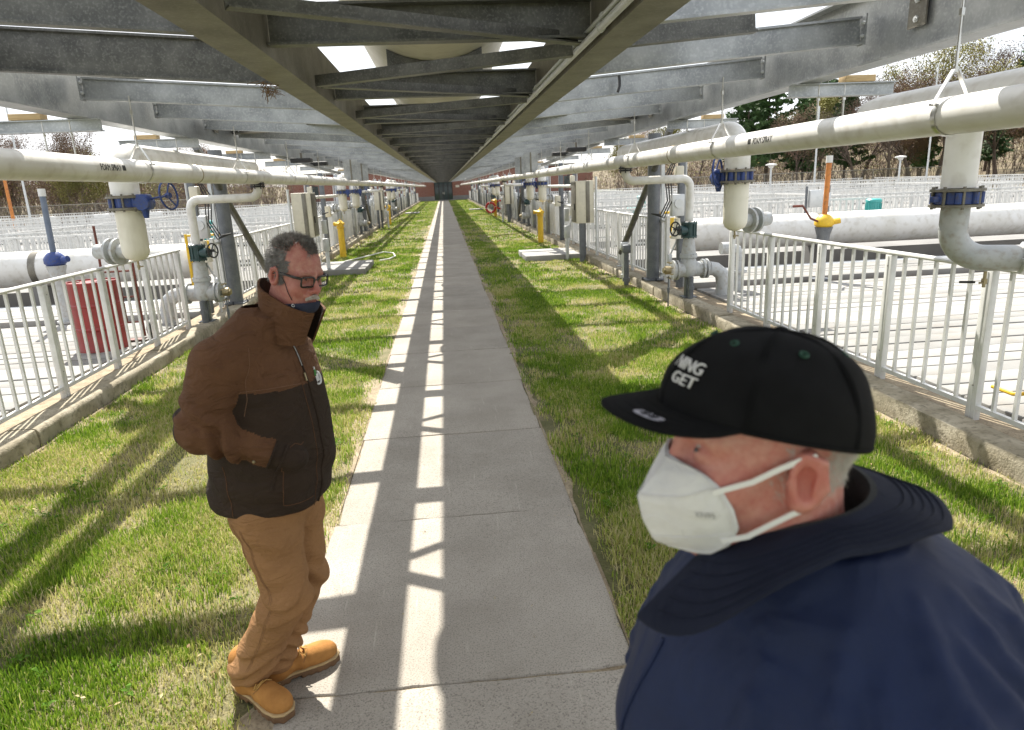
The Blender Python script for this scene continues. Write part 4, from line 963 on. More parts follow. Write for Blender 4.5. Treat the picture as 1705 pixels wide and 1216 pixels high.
protos = {'pineA': tree_proto('pine',1,13), 'pineB': tree_proto('pine',2,11), 'pineC': tree_proto('pine',5,9),
          'bareA': tree_proto('bare',3,12,'twig',.04,.3), 'bareB': tree_proto('bare',4,11,'bud_red',.07,.6), 'budA': tree_proto('bare',6,13,'bud_olive',.085,.5), 'budB': tree_proto('bare',8,9,'bud_olive',.09,.7), 'redA': tree_proto('bare',9,8,'bud_red',.08,.5)}
KN = {'pine':('pine_tree','dark green pine'), 'bare':('bare_tree','leafless grey tree'), 'bud':('budding_tree','olive budding tree'), 'red':('budding_tree','reddish budding tree')}
cnt = {}
def tree(pk, x, y, s, where, group):
    tm, cm = protos[pk]; kk = pk[:-1]; nm, ds = KN[kk]; key = (kk, where); cnt[key] = cnt.get(key,0)+1
    z = float(hill_h(np.array(x), np.array(y)))-.25
    c = cnt[key]; lab = '%s %s %s' % (ORD[min(c-1,19)], ds, where)
    t = thing(nm, lab, 'tree', (x,y,z), random.uniform(0,6.28), group); t.scale = (s*1.1,s*1.1,s*random.uniform(1.08,1.2))
    put('trunk', tm, t); put('crown', cm, t)
RT_ = [('pineA',34.0,72,1.0),('pineB',31.0,70,.95),('pineC',37,70,.9),('budA',53,70,1.12),('bareA',44.5,72,.95),('pineA',45.5,82,.9),('bareA',58.5,70,1.05),('budB',39.5,74,1.1),
       ('bareB',48.5,72,1.0),('bareB',62,76,1.15),('pineB',41.5,70,.85),('pineC',50,70,.75),('bareA',57,80,1.0),('bareA',28.5,78,.75),('budB',28,88,.9),('redA',27.5,98,.9),('bareB',30.5,100,.8),
       ('pineA',66,74,1.1),('pineC',56,68,.7),('bareA',36,90,1.0),('redA',47,68,.8),('redA',60,68,.9),('budB',29.8,112,.9),('bareA',40.5,66,.8),('bareB',43,65,.85),('bareA',46.3,66,.9),('bareB',51.5,66,.9),('bareA',55,66,.85),('bareB',34.5,66,.7),('bareA',49.5,67,1.0),('pineB',62,70,1.1)]
for i,a in enumerate(RT_): tree(*a, 'in the woods beyond the right tanks', 'trees in the right woods')
LT_ = [('bareA',-33,72,.75),('bareB',-37.5,74,.8),('budB',-30.5,76,.7),('redA',-35.5,70,.75),('redA',-40,70,.8),('bareB',-43,74,.75),('budB',-38.8,82,.85),('bareA',-29,88,.65),('redA',-28,82,.7),('budB',-33.5,68,.65),
       ('bareB',-31,98,.8),('redA',-27.5,104,.8),('budB',-44,70,.8),('bareA',-47,76,.9)]
for a in LT_: tree(*a, 'in the brush beyond the left tanks', 'trees in the left brush')
def brush(name, xs, ys, n, hmin, hmax, label, mats_, seed):
    rnd = random.Random(seed); segs = []; lv = []
    for _ in range(n):
        x = rnd.uniform(*xs); y = rnd.uniform(*ys); z = float(hill_h(np.array(x),np.array(y)))-.3; p = Vector((x,y,z)); h = rnd.uniform(hmin,hmax)
        d = Vector((rnd.gauss(0,.22),rnd.gauss(0,.18),1)).normalized()
        for q in range(3):
            p2 = p+(d+Vector((rnd.gauss(0,.15),rnd.gauss(0,.15),0)))*h/3; segs.append((p,p2,.030*(1-.25*q),.030*(1-.25*(q+1)))); 
            for w in range(3):
                d3 = (d+Vector((rnd.gauss(0,.7),rnd.gauss(0,.7),rnd.uniform(-.2,.5)))).normalized(); e = p2+d3*h*rnd.uniform(.12,.3); segs.append((p2,e,.014,.006))
                for _q in range(2): lv.append(e+Vector((rnd.gauss(0,.25),rnd.gauss(0,.25),rnd.gauss(0,.25))))
            p = p2
    V, F = segs_to_mesh(segs); n1 = len(F); V2, F2 = leaf_quads(lv, .10, rnd); k = len(V); V += V2; F += [tuple(i+k for i in f) for f in F2]
    mi = [0]*n1+[rnd.choice((1,1,2)) for _ in F2]
    tag(put(name, mesh_from(name, V, F, mats_, mi, 180, False)), label, 'brush', kind='stuff')
brush('brush_left', (-78,-23), (65,128), 2600, 2.2, 5.2, 'tangled leafless brush on the left slope', ['twig','bud_red','bud_olive'], 11)
brush('brush_right', (23,88), (66,128), 2300, 1.8, 4.5, 'tangled leafless brush under the right trees', ['twig','bud_red','bud_olive'], 12)

# ================================================================== GRASS BLADES
def blade_mat(name, cols):
    m = bpy.data.materials.new(name); m.use_nodes = True; n = m.node_tree.nodes; l = m.node_tree.links.new; b = n['Principled BSDF']
    a = n.new('ShaderNodeAttribute'); a.attribute_name = 'tone'; r = n.new('ShaderNodeValToRGB'); r.color_ramp.interpolation = 'LINEAR'
    e = r.color_ramp.elements
    e[0].position = 0; e[0].color = (*cols[0],1); e[1].position = 1; e[1].color = (*cols[-1],1)
    for i,c in enumerate(cols[1:-1]): q = e.new((i+1)/(len(cols)-1)); q.color = (*c,1)
    l(a.outputs['Fac'], r.inputs[0]); l(r.outputs[0], b.inputs['Base Color']); b.inputs['Roughness'].default_value = .55; b.inputs['Specular IOR Level'].default_value = .3
    tr = n.new('ShaderNodeBsdfTranslucent'); l(r.outputs[0], tr.inputs[0]); mxs = n.new('ShaderNodeMixShader'); mxs.inputs[0].default_value = .35
    l(b.outputs[0], mxs.inputs[1]); l(tr.outputs[0], mxs.inputs[2]); l(mxs.outputs[0], n['Material Output'].inputs[0])
    M[name] = m
blade_mat('grass', [(.060,.130,.010),(.160,.275,.022),(.295,.390,.045),(.46,.43,.15),(.58,.50,.30)])
def vnoise(x, y, s, seed):
    r = np.random.default_rng(seed); g = r.random((256,256)); xi = x/s+57; yi = y/s+31; x0 = np.floor(xi).astype(int); y0 = np.floor(yi).astype(int); fx = xi-x0; fy = yi-y0
    fx = fx*fx*(3-2*fx); fy = fy*fy*(3-2*fy); G = lambda a,b: g[a%256,b%256]
    return (G(x0,y0)*(1-fx)+G(x0+1,y0)*fx)*(1-fy)+(G(x0,y0+1)*(1-fx)+G(x0+1,y0+1)*fx)*fy
def grass(name, x0, x1, label, edge):
    P = []
    for (ya,yb,dens,hs,ws) in ((1.2,4.5,14000,.95,1.0),(4.5,8,8500,.95,1.25),(8,14,3600,.95,1.5),(14,26,1100,1.05,2.6),(26,60,220,1.2,5.0),(60,YE,80,1.4,9.0)):
        n = int((x1-x0)*(yb-ya)*dens); x = rng.uniform(x0,x1,n); y = rng.uniform(ya,yb,n); P.append(np.stack([x,y,np.full(n,hs),np.full(n,ws)],1))
    P = np.concatenate(P); x,y = P[:,0],P[:,1]
    dryn = .55*vnoise(x,y,.9,3)+.30*vnoise(x,y,.28,4)+.15*vnoise(x,y,2.7,9)
    thin = .6*vnoise(x,y,.55,5)+.4*vnoise(x,y,.17,6)
    dE = np.minimum(np.abs(x-edge), np.minimum(np.abs(x-x0),np.abs(x-x1))+.03)   # distance to the trodden path edge
    inside = (x > edge) if edge < 0 else (x < edge)
    keep = rng.random(len(P)) < np.clip((thin-.22)*3.2,.42,1)*np.clip(.10+np.where(inside,-.9,np.abs(x-edge)/.26)+1.5*(vnoise(x,y,.35,8)-.45),.0,1)*np.clip(.15+np.abs(np.abs(x)-KX)/.12+1.2*(vnoise(x,y,.4,18)-.5),.05,1)
    P = P[keep]; x,y = P[:,0],P[:,1]; dryn = dryn[keep]; thin = thin[keep]; n = len(P)
    dry = (rng.random(n) < np.clip((dryn-.43)*2.6,.05,.75)) | (rng.random(n) < np.clip((.40-thin)*5,0,.9))
    tuft = vnoise(x,y,.22,12)
    h = P[:,2]*(.016+.026*rng.random(n)+.050*np.clip(tuft-.60,0,1)*2)*np.where(dry,1.15,1.0)
    w = P[:,3]*.0026*(.7+.6*rng.random(n))
    a = rng.uniform(0,2*np.pi,n); lean = rng.normal(0,.50,n)+np.where(dry,1.0,0); b = rng.uniform(0,2*np.pi,n)
    z0 = np.full(n,-.022)
    bx = np.cos(a)*w; by = np.sin(a)*w
    lx = np.cos(b)*np.sin(lean)*h; ly_ = np.sin(b)*np.sin(lean)*h; lz = np.abs(np.cos(lean))*h+.006
    v = np.empty((n,5,3))
    v[:,0] = np.stack([x-bx,y-by,z0],1); v[:,1] = np.stack([x+bx,y+by,z0],1)
    v[:,2] = np.stack([x+bx*.75+lx*.4,y+by*.75+ly_*.4,lz*.62],1); v[:,3] = np.stack([x-bx*.75+lx*.4,y-by*.75+ly_*.4,lz*.62],1)
    v[:,4] = np.stack([x+lx,y+ly_,lz],1)
    k = np.arange(n)*5; q = np.stack([k,k+1,k+2,k+3],1); tr = np.stack([k+3,k+2,k+4],1)
    me = bpy.data.meshes.new(name); me.vertices.add(n*5); me.vertices.foreach_set('co', v.ravel().astype(np.float32))
    me.loops.add(n*7); li = np.concatenate([q,tr],1).ravel(); me.loops.foreach_set('vertex_index', li.astype(np.int32))
    me.polygons.add(n*2); ls = np.stack([np.arange(n)*7,np.arange(n)*7+4],1).ravel(); me.polygons.foreach_set('loop_start', ls.astype(np.int32))
    me.update(); me.validate()
    tone = np.where(dry, rng.uniform(.62,1.0,n), np.clip(rng.normal(.30,.17,n)+.5*(dryn-.5),0,.62))
    at = me.attributes.new('tone','FLOAT','POINT'); at.data.foreach_set('value', np.repeat(tone,5).astype(np.float32))
    me.materials.append(M['grass'])
    tag(put(name, me), label, 'grass', kind='stuff'); return n
grass('grass_left', -KX, PX0+.035, 'patchy spring grass on the left lawn', PX0)
grass('grass_right', PX1-.035, KX, 'patchy spring grass on the right lawn', PX1)
# broad-leaved weeds in the turf and bits of leaf and straw blown onto the path
def scatter_leaves(name, n, xr, yr, size, zlo, zhi, mats_, label, seed, flat):
    rnd = random.Random(seed); V = []; F = []; mi = []
    for _ in range(n):
        x = rnd.uniform(*xr); y = yr[0]+(yr[1]-yr[0])*rnd.random()**1.7; k0 = rnd.choice((1,1,2)) if flat else rnd.choice((5,6,7)); a0 = rnd.uniform(0,6.28)
        for q in range(k0):
            a_ = a0+q*6.28/max(k0,1)+rnd.uniform(-.3,.3); s = size*rnd.uniform(.5,1.2); c_, s_ = math.cos(a_), math.sin(a_); z = rnd.uniform(zlo,zhi); k = len(V); up_ = s*rnd.uniform(.1,.5) if not flat else s*.12
            V += [(x,y,z),(x+c_*s*.5-s_*s*.22,y+s_*s*.5+c_*s*.22,z+up_),(x+c_*s,y+s_*s,z+up_*.7),(x+c_*s*.5+s_*s*.22,y+s_*s*.5-c_*s*.22,z+up_)]; F.append((k,k+1,k+2,k+3)); mi.append(rnd.randrange(len(mats_)))
    tag(put(name, mesh_from(name, V, F, mats_, mi, 180, False)), label, 'leaves', kind='stuff')
mat('weed_leaf', (.075,.15,.018), (.055,.115,.012), 9, .9, spec=.1); mat('dead_leaf', (.20,.115,.05), (.13,.075,.035), 9, .8); mat('straw', (.42,.35,.19), (.34,.27,.13), 9, .8)
scatter_leaves('weeds_left', 150, (-KX+.1,PX0-.1), (2,14), .045, .002, .02, ['weed_leaf'], 'broad-leaved weeds among the left grass', 31, False)
scatter_leaves('weeds_right', 150, (PX1+.1,KX-.1), (2,14), .045, .002, .02, ['weed_leaf'], 'broad-leaved weeds among the right grass', 32, False)
scatter_leaves('litter_left', 260, (-KX,PX0), (1.6,14), .03, .012, .03, ['dead_leaf','straw'], 'dead leaves lying on the left lawn', 33, True)
scatter_leaves('litter_right', 260, (PX1,KX), (1.6,14), .03, .012, .03, ['dead_leaf','straw'], 'dead leaves lying on the right lawn', 34, True)
scatter_leaves('litter_path', 70, (PX0,PX1), (1.6,14), .014, .0035, .005, ['dead_leaf','straw','soil'], 'bits of leaf and grit on the path', 35, True)
# ================================================================== PEOPLE
def surf_nets(fn, lo, hi, h, blk=4):
    lo = np.array(lo, float); hi = np.array(hi, float); n = (np.ceil((hi-lo)/h/blk).astype(int)*blk)+1
    nc = (n-1)//blk
    cx = [lo[k]+(np.arange(nc[k])+.5)*blk*h for k in range(3)]
    C = np.stack(np.meshgrid(*cx, indexing='ij'), -1).reshape(-1,3); dc = fn(C)
    act = (np.abs(dc) < blk*h*1.45).reshape(nc)
    D = np.repeat(np.repeat(np.repeat(dc.reshape(nc), blk, 0), blk, 1), blk, 2)
    D = np.pad(D, ((0,1),)*3, mode='edge')
    A = np.repeat(np.repeat(np.repeat(act, blk, 0), blk, 1), blk, 2); A = np.pad(A, ((0,1),)*3, mode='edge')
    A[1:] |= A[:-1].copy(); A[:,1:] |= A[:,:-1].copy(); A[:,:,1:] |= A[:,:,:-1].copy()
    idx = np.argwhere(A); D[A] = fn(lo+idx*h)
    s = D < 0
    cs = np.stack([s[a:a+n[0]-1, b:b+n[1]-1, c:c+n[2]-1] for a in (0,1) for b in (0,1) for c in (0,1)], 0)
    k = cs.sum(0); m = (k > 0) & (k < 8); ci = np.argwhere(m)
    off = np.array([(a,b,c) for a in (0,1) for b in (0,1) for c in (0,1)])
    vals = np.stack([D[ci[:,0]+o[0], ci[:,1]+o[1], ci[:,2]+o[2]] for o in off], 1)
    acc = np.zeros((len(ci),3)); cn = np.zeros(len(ci))
    for i in range(8):
        for j in range(i+1,8):
            if np.abs(off[i]-off[j]).sum() != 1: continue
            va, vb = vals[:,i], vals[:,j]; x = (va < 0) != (vb < 0); t = np.where(x, va/np.where(x, va-vb, 1), 0)
            acc += np.where(x[:,None], off[i]+(off[j]-off[i])*t[:,None], 0); cn += x
    V = lo+(ci+acc/cn[:,None])*h
    im = -np.ones(m.shape, int); im[tuple(ci.T)] = np.arange(len(ci)); F = []
    for ax in range(3):
        sl0 = [slice(None)]*3; sl1 = [slice(None)]*3; sl0[ax] = slice(0,-1); sl1[ax] = slice(1,None)
        ch = s[tuple(sl0)] != s[tuple(sl1)]; e = np.argwhere(ch); u, w = [q for q in range(3) if q != ax]
        ok = (e[:,u] > 0) & (e[:,w] > 0) & (e[:,u] < n[u]-1) & (e[:,w] < n[w]-1) ; e = e[ok]
        def cell(du, dw): q = e.copy(); q[:,u] -= du; q[:,w] -= dw; return im[q[:,0],q[:,1],q[:,2]]
        Q = np.stack([cell(1,1),cell(0,1),cell(0,0),cell(1,0)],1)
        fl = s[e[:,0],e[:,1],e[:,2]]
        if ax == 1: fl = ~fl
        Q[~fl] = Q[~fl][:,::-1]; F.append(Q[(Q >= 0).all(1)])
    return V, np.concatenate(F)
def smin(a, b, k): h_ = np.clip(.5+.5*(b-a)/k, 0, 1); return b+(a-b)*h_-k*h_*(1-h_)
def smax(a, b, k): return -smin(-a,-b,k)
def ell(p, c, r, ang=None):
    q = p-np.array(c)
    if ang is not None: q = q@np.array(Matrix.Rotation(ang[1],3,ang[0]))
    r = np.array(r); k0 = np.linalg.norm(q/r,axis=1); k1 = np.linalg.norm(q/(r*r),axis=1)+1e-9; return k0*(k0-1)/k1
def cone(p, a, b, ra, rb):
    a = np.array(a,float); b = np.array(b,float); ab = b-a; t = np.clip(((p-a)@ab)/(ab@ab),0,1); return np.linalg.norm(p-(a+t[:,None]*ab),axis=1)-(ra+(rb-ra)*t)
def rbox(p, c, d, r, yaw=0):
    q = p-np.array(c)
    if yaw: cc,ss = math.cos(yaw),math.sin(yaw); q = np.stack([q[:,0]*cc+q[:,1]*ss, -q[:,0]*ss+q[:,1]*cc, q[:,2]],1)
    q = np.abs(q)-(np.array(d)/2-r); return np.linalg.norm(np.maximum(q,0),axis=1)+np.minimum(q.max(1),0)-r
def loft(p, secs, n=2.3):
    S = np.array(secs); z = p[:,2]; cf,a,b = (np.interp(z,S[:,0],S[:,i]) for i in (1,2,3))
    q = ((np.abs(p[:,0]-cf)/a)**n+(np.abs(p[:,1])/b)**n)**(1/n); d = (q-1)*np.minimum(a,b)*.9
    return np.maximum(d, np.maximum(S[0,0]-z, z-S[-1,0]))
def sn(x, y, z): return np.sin(x+1.7*np.sin(y*.7+z*.4))*np.sin(y+1.3*np.sin(z*.8))+.5*np.sin(2.1*z+1.1*x)
def head_sdf(p, ear=True, jowl=1.0, mouth=True, nose=1.0):
    q = p.copy(); q[:,1] = np.abs(q[:,1])
    d = ell(q,(-.006,0,.046),(.099,.077,.088))
    d = smin(d, ell(q,(.030,0,-.005),(.068,.063,.088)), .03)
    d = smin(d, ell(q,(.034,0,-.066),(.058,.055,.050)), .03)
    d = smin(d, ell(q,(.078,0,-.094),(.022,.026,.020)), .022)
    d = smin(d, ell(q,(.030,0,-.098),(.052,.048,.030*jowl)), .03)
    d = smin(d, ell(q,(.062,.040,-.030),(.026,.024,.024)), .025)
    d = smin(d, cone(q,(.088,.0,.026),(.078,.046,.022),.012,.010), .016)
    d = smax(d, -ell(q,(.104,.033,.003),(.020,.020,.013)), .014)
    d = smin(d, ell(q,(.080,.032,.002),(.0135,.016,.0125)), .004)
    d = smin(d, cone(q,(.094,0,.014),(.094+.023*nose,0,-.030),.008,.0095+.003*nose), .012)
    d = smin(d, ell(q,(.092+.013*nose,.013,-.036),(.012,.009,.009)), .007)
    if mouth:
        d = smin(d, ell(q,(.092,0,-.056),(.014,.030,.012)), .014)
        d = smin(d, cone(q,(.103,0,-.063),(.094,.022,-.066),.005,.003), .006); d = smin(d, cone(q,(.101,0,-.074),(.092,.020,-.070),.0055,.003), .006)
    d = smin(d, cone(q,(-.022,0,-.05),(-.050,0,-.20),.060,.066), .03)
    if ear:
        e = ell(q,(-.010,.083,-.002),(.021,.0095,.034),('Y',.22)); e = smin(e, cone(q,(-.004,.074,-.018),(-.006,.080,-.030),.008,.008), .012)
        c = ell(q,(-.0055,.0945,-.004),(.0125,.0155,.0215),('Y',.22)); e = smax(e, -c, .004); e = smax(e, -ell(q,(-.008,.0965,.019),(.010,.0085,.007),('Y',.5)), .003)
        e = smin(e, cone(q,(-.018,.0905,.020),(-.027,.0895,-.008),.0042,.0038), .004); e = smin(e, cone(q,(-.018,.0905,.020),(.002,.088,.026),.0042,.0032), .004); e = smin(e, cone(q,(.006,.082,-.006),(.004,.083,-.016),.005,.004), .004); e = smin(e, cone(q,(-.027,.0895,-.008),(-.015,.0865,-.029),.0036,.004), .004); e = smin(e, cone(q,(-.0165,.0905,.010),(-.015,.0895,-.013),.0030,.0030), .003); e = smin(e, cone(q,(-.0165,.0905,.010),(-.006,.0895,.017),.0026,.0022), .003)
        d = smin(d, e, .007)
    # creases
    d = d + .0014*np.exp(-((q[:,0]-.085)/.02)**2)*np.exp(-((q[:,2]-.055)/.025)**2)*np.sin(q[:,2]*520)*.5
    return d
def skin_mat(name, c, red):
    m = mat(name, c, red, 55, .46, 0, .28, 520, sss=.08, lo=.36, hi=.66, fine=tuple(x*.8 for x in red), fscale=190, ffac=.3)
    n = m.node_tree.nodes; l = m.node_tree.links.new; b = n['Principled BSDF']; src = b.inputs['Base Color'].links[0].from_socket
    a = n.new('ShaderNodeAttribute'); a.attribute_name = 'flush'; x = n.new('ShaderNodeMixRGB'); l(a.outputs['Fac'], x.inputs[0]); l(src, x.inputs[1]); x.inputs[2].default_value = (red[0]*1.0, red[1]*.72, red[2]*.72, 1); l(x.outputs[0], b.inputs['Base Color'])
skin_mat('skin_a', (.45,.225,.175), (.38,.135,.11)); skin_mat('skin_b', (.60,.325,.26), (.52,.19,.155))
def flush_of(p):
    q = p.copy(); q[:,1] = np.abs(q[:,1])
    g = lambda c,r: np.exp(-(((q-np.array(c))/np.array(r))**2).sum(1))
    return np.clip(.75*g((.115,0,-.03),(.03,.03,.03))+.7*g((-.008,.086,0),(.025,.02,.04))+.55*g((.07,.05,-.03),(.035,.03,.03))+.6*g((.10,0,-.068),(.015,.025,.008))+.3*g((.06,0,.09),(.06,.06,.04))+.35*g((0,.05,-.11),(.08,.04,.05)),0,.9)
def frame(origin, yaw, pitch=0, roll=0):
    """matrix from local (forward, left, up) to world"""
    m = Matrix.Rotation(yaw,4,'Z')@Matrix.Rotation(pitch,4,'Y')@Matrix.Rotation(roll,4,'X'); m.translation = Vector(origin); return m
def xf(m, V): A = np.array(m); return V@A[:3,:3].T+A[:3,3]
def person_part(name, V, F, mats_, parent, mi=None, ang=180, flush=None):
    me = mesh_from(name, V.tolist() if isinstance(V,np.ndarray) else V, F.tolist() if isinstance(F,np.ndarray) else F, mats_, mi, ang)
    if flush is not None: at = me.attributes.new('flush','FLOAT','POINT'); at.data.foreach_set('value', flush.astype(np.float32))
    return put(name, me, parent)
def loc_of(root): return np.array(root.location)
def mb_part(name, mb, m, mats_, root, parent=None, ang=40):
    V = xf(m, np.array(mb.v))-loc_of(root); return person_part(name, V, mb.f, mats_, parent or root, mb.m, ang)
def hair_blades(pts, nrm, flow, ln, w, r):
    n = len(pts); d = nrm*.55+flow+r.normal(0,.22,(n,3)); d /= np.linalg.norm(d,axis=1)[:,None]; s = np.cross(d, nrm+r.normal(0,.3,(n,3))); s /= np.linalg.norm(s,axis=1)[:,None]+1e-9
    L_ = ln*r.uniform(.6,1.2,n)[:,None]; v = np.stack([pts-s*w, pts+s*w, pts+d*L_],1).reshape(-1,3); return v, np.arange(n*3).reshape(n,3)
def grad(fn, p, e=.001):
    g = np.stack([fn(p+np.eye(3)[k]*e)-fn(p-np.eye(3)[k]*e) for k in range(3)],1); return g/(np.linalg.norm(g,axis=1)[:,None]+1e-9)
def eyes(m, root, body, iris):
    for s in (-1,1):
        mb = MB(); mb.ball((.0805,s*.0315,.0035),.0122,16,12); e = mb_part('eye', mb, m, 'eye_white', root, body, 180)
        mb = MB(); mb.lathe([(.0001,.0127),(.003,.0126),(.0056,.0118)],(.0805,s*.0315,.0035),(1,s*.06,-.05),16); mb_part('iris', mb, m, iris, root, body, 180)
mat('eye_white', (.62,.58,.54), (.58,.52,.48), 30, .25); mat('iris_blue', (.10,.14,.17), (.06,.08,.09), 300, .2); mat('iris_brown', (.06,.035,.02), (.04,.02,.012), 300, .2)
mat('hair_grey', (.06,.052,.046), (.30,.29,.28), 60, .6, lo=.3, hi=.75); mat('hair_white', (.62,.58,.52), (.45,.42,.38), 80, .6); mat('stubble', (.45,.40,.36), (.35,.28,.24), 90, .7)
mat('jacket_tan', (.128,.062,.031), (.10,.047,.024), 9, .85, 0, .35, 380, spec=.25, wr=(10,.8,(1,1,1.7)), fine=(.17,.08,.04), fscale=300, ffac=.35)
mat('jacket_dark', (.036,.0225,.0150), (.027,.017,.0115), 9, .85, 0, .35, 380, spec=.25, wr=(9,.6,(1,1,1.7)), fine=(.045,.032,.024), fscale=300, ffac=.4)
mat('thread', (.17,.09,.05), (.13,.07,.04), 50, .8); mat('thread_pant', (.24,.125,.055), (.20,.10,.045), 50, .8)
mat('khaki', (.30,.158,.068), (.25,.13,.056), 7, .85, 0, .3, 420, spec=.25, wr=(15,.42,(1,1,2.0)), fine=(.37,.21,.10), fscale=330, ffac=.35)
mat('nubuck', (.42,.20,.058), (.31,.14,.038), 14, .85, 0, .25, 240, spec=.2, fine=(.28,.13,.04), fscale=40, ffac=.4)
mat('sole', (.17,.09,.04), (.12,.065,.03), 20, .8); mat('welt', (.42,.30,.15), (.36,.25,.12), 30, .7); mat('lace', (.50,.30,.08), (.4,.22,.06), 60, .8)
mat('navy_cloth', (.012,.017,.04), (.018,.024,.055), 20, .85, 0, .3, 400); mat('logo_white', (.75,.75,.76), (.65,.65,.66), 60, .8); mat('logo_green', (.10,.30,.09), (.08,.25,.07), 60, .8); mat('logo_blue', (.03,.06,.22), (.03,.06,.2), 60, .8)
mat('zip', (.32,.31,.29), (.22,.21,.2), 200, .35, .8); mat('glasses_black', (.012,.012,.014), (.02,.02,.022), 20, .25)
lens = bpy.data.materials.new('lens_glass'); lens.use_nodes = True; q_ = lens.node_tree.nodes['Principled BSDF']; q_.inputs['Base Color'].default_value = (.96,.97,.97,1); q_.inputs['Transmission Weight'].default_value = 1; q_.inputs['Roughness'].default_value = .0; q_.inputs['IOR'].default_value = 1.08; M['lens_glass'] = lens

def onto0(pts, fn, lift=.002, it=6):
    p = np.array(pts,float)
    for _ in range(it): d = fn(p); p -= grad(fn,p)*np.clip(d-lift,-.04,.04)[:,None]
    return p
# ------------------------------------------------------------------ man in the brown jacket
ROOT1 = Vector((-.74,2.60,0)); B1 = frame(ROOT1, R_(-20)); H1 = frame(B1@Vector((.205,-.012,1.772)), R_(-37), R_(13), R_(-4))
man1 = thing('person', 'person in a two-tone brown work jacket, tan trousers and tan boots, hand in pocket', 'person', ROOT1)
off1 = np.array(ROOT1)
def body_a(p):
    d = head_sdf(p, jowl=1.15); d = smin(d, ell(p,(-.10,0,-.38),(.085,.13,.12)), .05); return d
V, F = surf_nets(body_a, (-.24,-.21,-.44), (.15,.21,.16), .0032)
body1 = person_part('body', xf(H1,V)-off1, F, 'skin_a', man1, flush=flush_of(V)); eyes(H1, man1, body1, 'iris_brown')
# hair: short sides and back, thin receding top
r1 = np.random.default_rng(21); hd = lambda p: head_sdf(p, ear=False)
def hairline(p):
    f,l,u = p[:,0],np.abs(p[:,1]),p[:,2]
    j = .004*np.sin(p[:,0]*900+p[:,2]*700)
    low = u > .020-.95*np.clip(-f-.008,0,.09)+j
    zone = (f < .026+j) | ((l < .024+j) & (f < .080) & (u > .085)) | ((f < .044+j) & (u < .062) & (l > .05))
    burn = (f > .003) & (f < .022+j) & (u > -.026) & (u < .03) & (l > .05)
    return (low & zone) | burn
P_ = V[(V[:,2] > -.08)]; P_ = P_[hairline(P_)]
P_ = P_[np.abs(hd(P_)) < .006]; sel = r1.integers(0,len(P_),15000); pts = P_[sel]+r1.normal(0,.0016,(15000,3)); N_ = grad(hd, pts)
flow = np.where((pts[:,2] > .09)[:,None], np.array([.35,0,.05])*np.sign(r1.normal(.5,1,15000))[:,None], np.array([-.55,0,-.55])); hv, hf = hair_blades(pts, N_, flow, .021, .0009, r1)
person_part('hair', xf(H1,hv)-off1, hf, 'hair_grey', man1)
def hair_shell(p):
    f,l,u = p[:,0],np.abs(p[:,1]),p[:,2]; d = hd(p)-.0035; return smax(smax(d, .012-u-.75*np.clip(-f,0,.12), .012), smax(f-.035, -(u-.3), .01), .01)
sv, sf = surf_nets(lambda p: smax(smax(hair_shell(p), -(hd(p)+.004), .002), -ell(p,(.085,0,.10),(.066,.060,.062)), .01), (-.125,-.1,-.085), (.07,.1,.15), .004)
person_part('hair_base', xf(H1,sv)-off1, sf, 'hair_grey', man1)
# moustache and grey stubble
mu = surf_nets(lambda p: smin(cone(p,(.109,.004,-.052),(.098,.028,-.062),.006,.003), cone(p,(.109,-.004,-.052),(.098,-.028,-.062),.006,.003), .006), (.07,-.05,-.09),(.13,.05,-.03),.002); ms = person_part('moustache', xf(H1,mu[0])-off1, mu[1], 'stubble', man1)
mp_ = mu[0][r1.integers(0,len(mu[0]),900)]; hv, hf = hair_blades(mp_, grad(hd,mp_), np.tile([.1,0,-.8],(900,1)), .009, .0005, r1); person_part('moustache_hair', xf(H1,hv)-off1, hf, 'hair_white', man1)
# chin-slung cloth mask
def cmask(p):
    d = smin(head_sdf(p,False,1.15), ell(p,(.075,0,-.080),(.036,.04,.034)), .02); d = smax(d-.006, -(d-.001), .003)
    return smax(smax(d, p[:,2]+.076+.30*(.10-p[:,0]), .004), smax(.005-p[:,0], -p[:,2]-.165, .01), .006)
mv, mf = surf_nets(cmask, (-.02,-.09,-.18), (.14,.09,-.03), .003); cm_ = person_part('face_mask', xf(H1,mv)-off1, mf, 'navy_cloth', man1)
for s in (-1,1):
    q0 = [(.060,s*.060,-.078),(.045,s*.066,-.05),(.03,s*.072,-.022),(.012,s*.077,.004),(.0,s*.081,.024)]
    hp = lambda p: head_sdf(p, False, 1.15)
    mb = MB(); mb.tube([Vector(x) for x in onto0(q0,hp,.0016)]+[Vector((-.014,s*.090,.027))], .0014, 6); mb_part('ear_loop', mb, H1, 'glasses_black', man1, cm_)
mb = MB(); 
for k in range(3): mb.torus((.066+.004*k,-.055+.008*k,-.094),(-.5,1,.1),.005,.0012,10,5)
mb_part('mask_print', mb, H1, 'logo_white', man1, cm_)
sv, sf = surf_nets(lambda p: smax(smax(body_a(p)-.010, -(body_a(p)-.001), .003), p[:,2]+.135+.25*p[:,0], .01), (-.26,-.23,-.46), (.16,.23,-.08), .007); person_part('shirt', xf(H1,sv)-off1, sf, 'navy_cloth', man1)
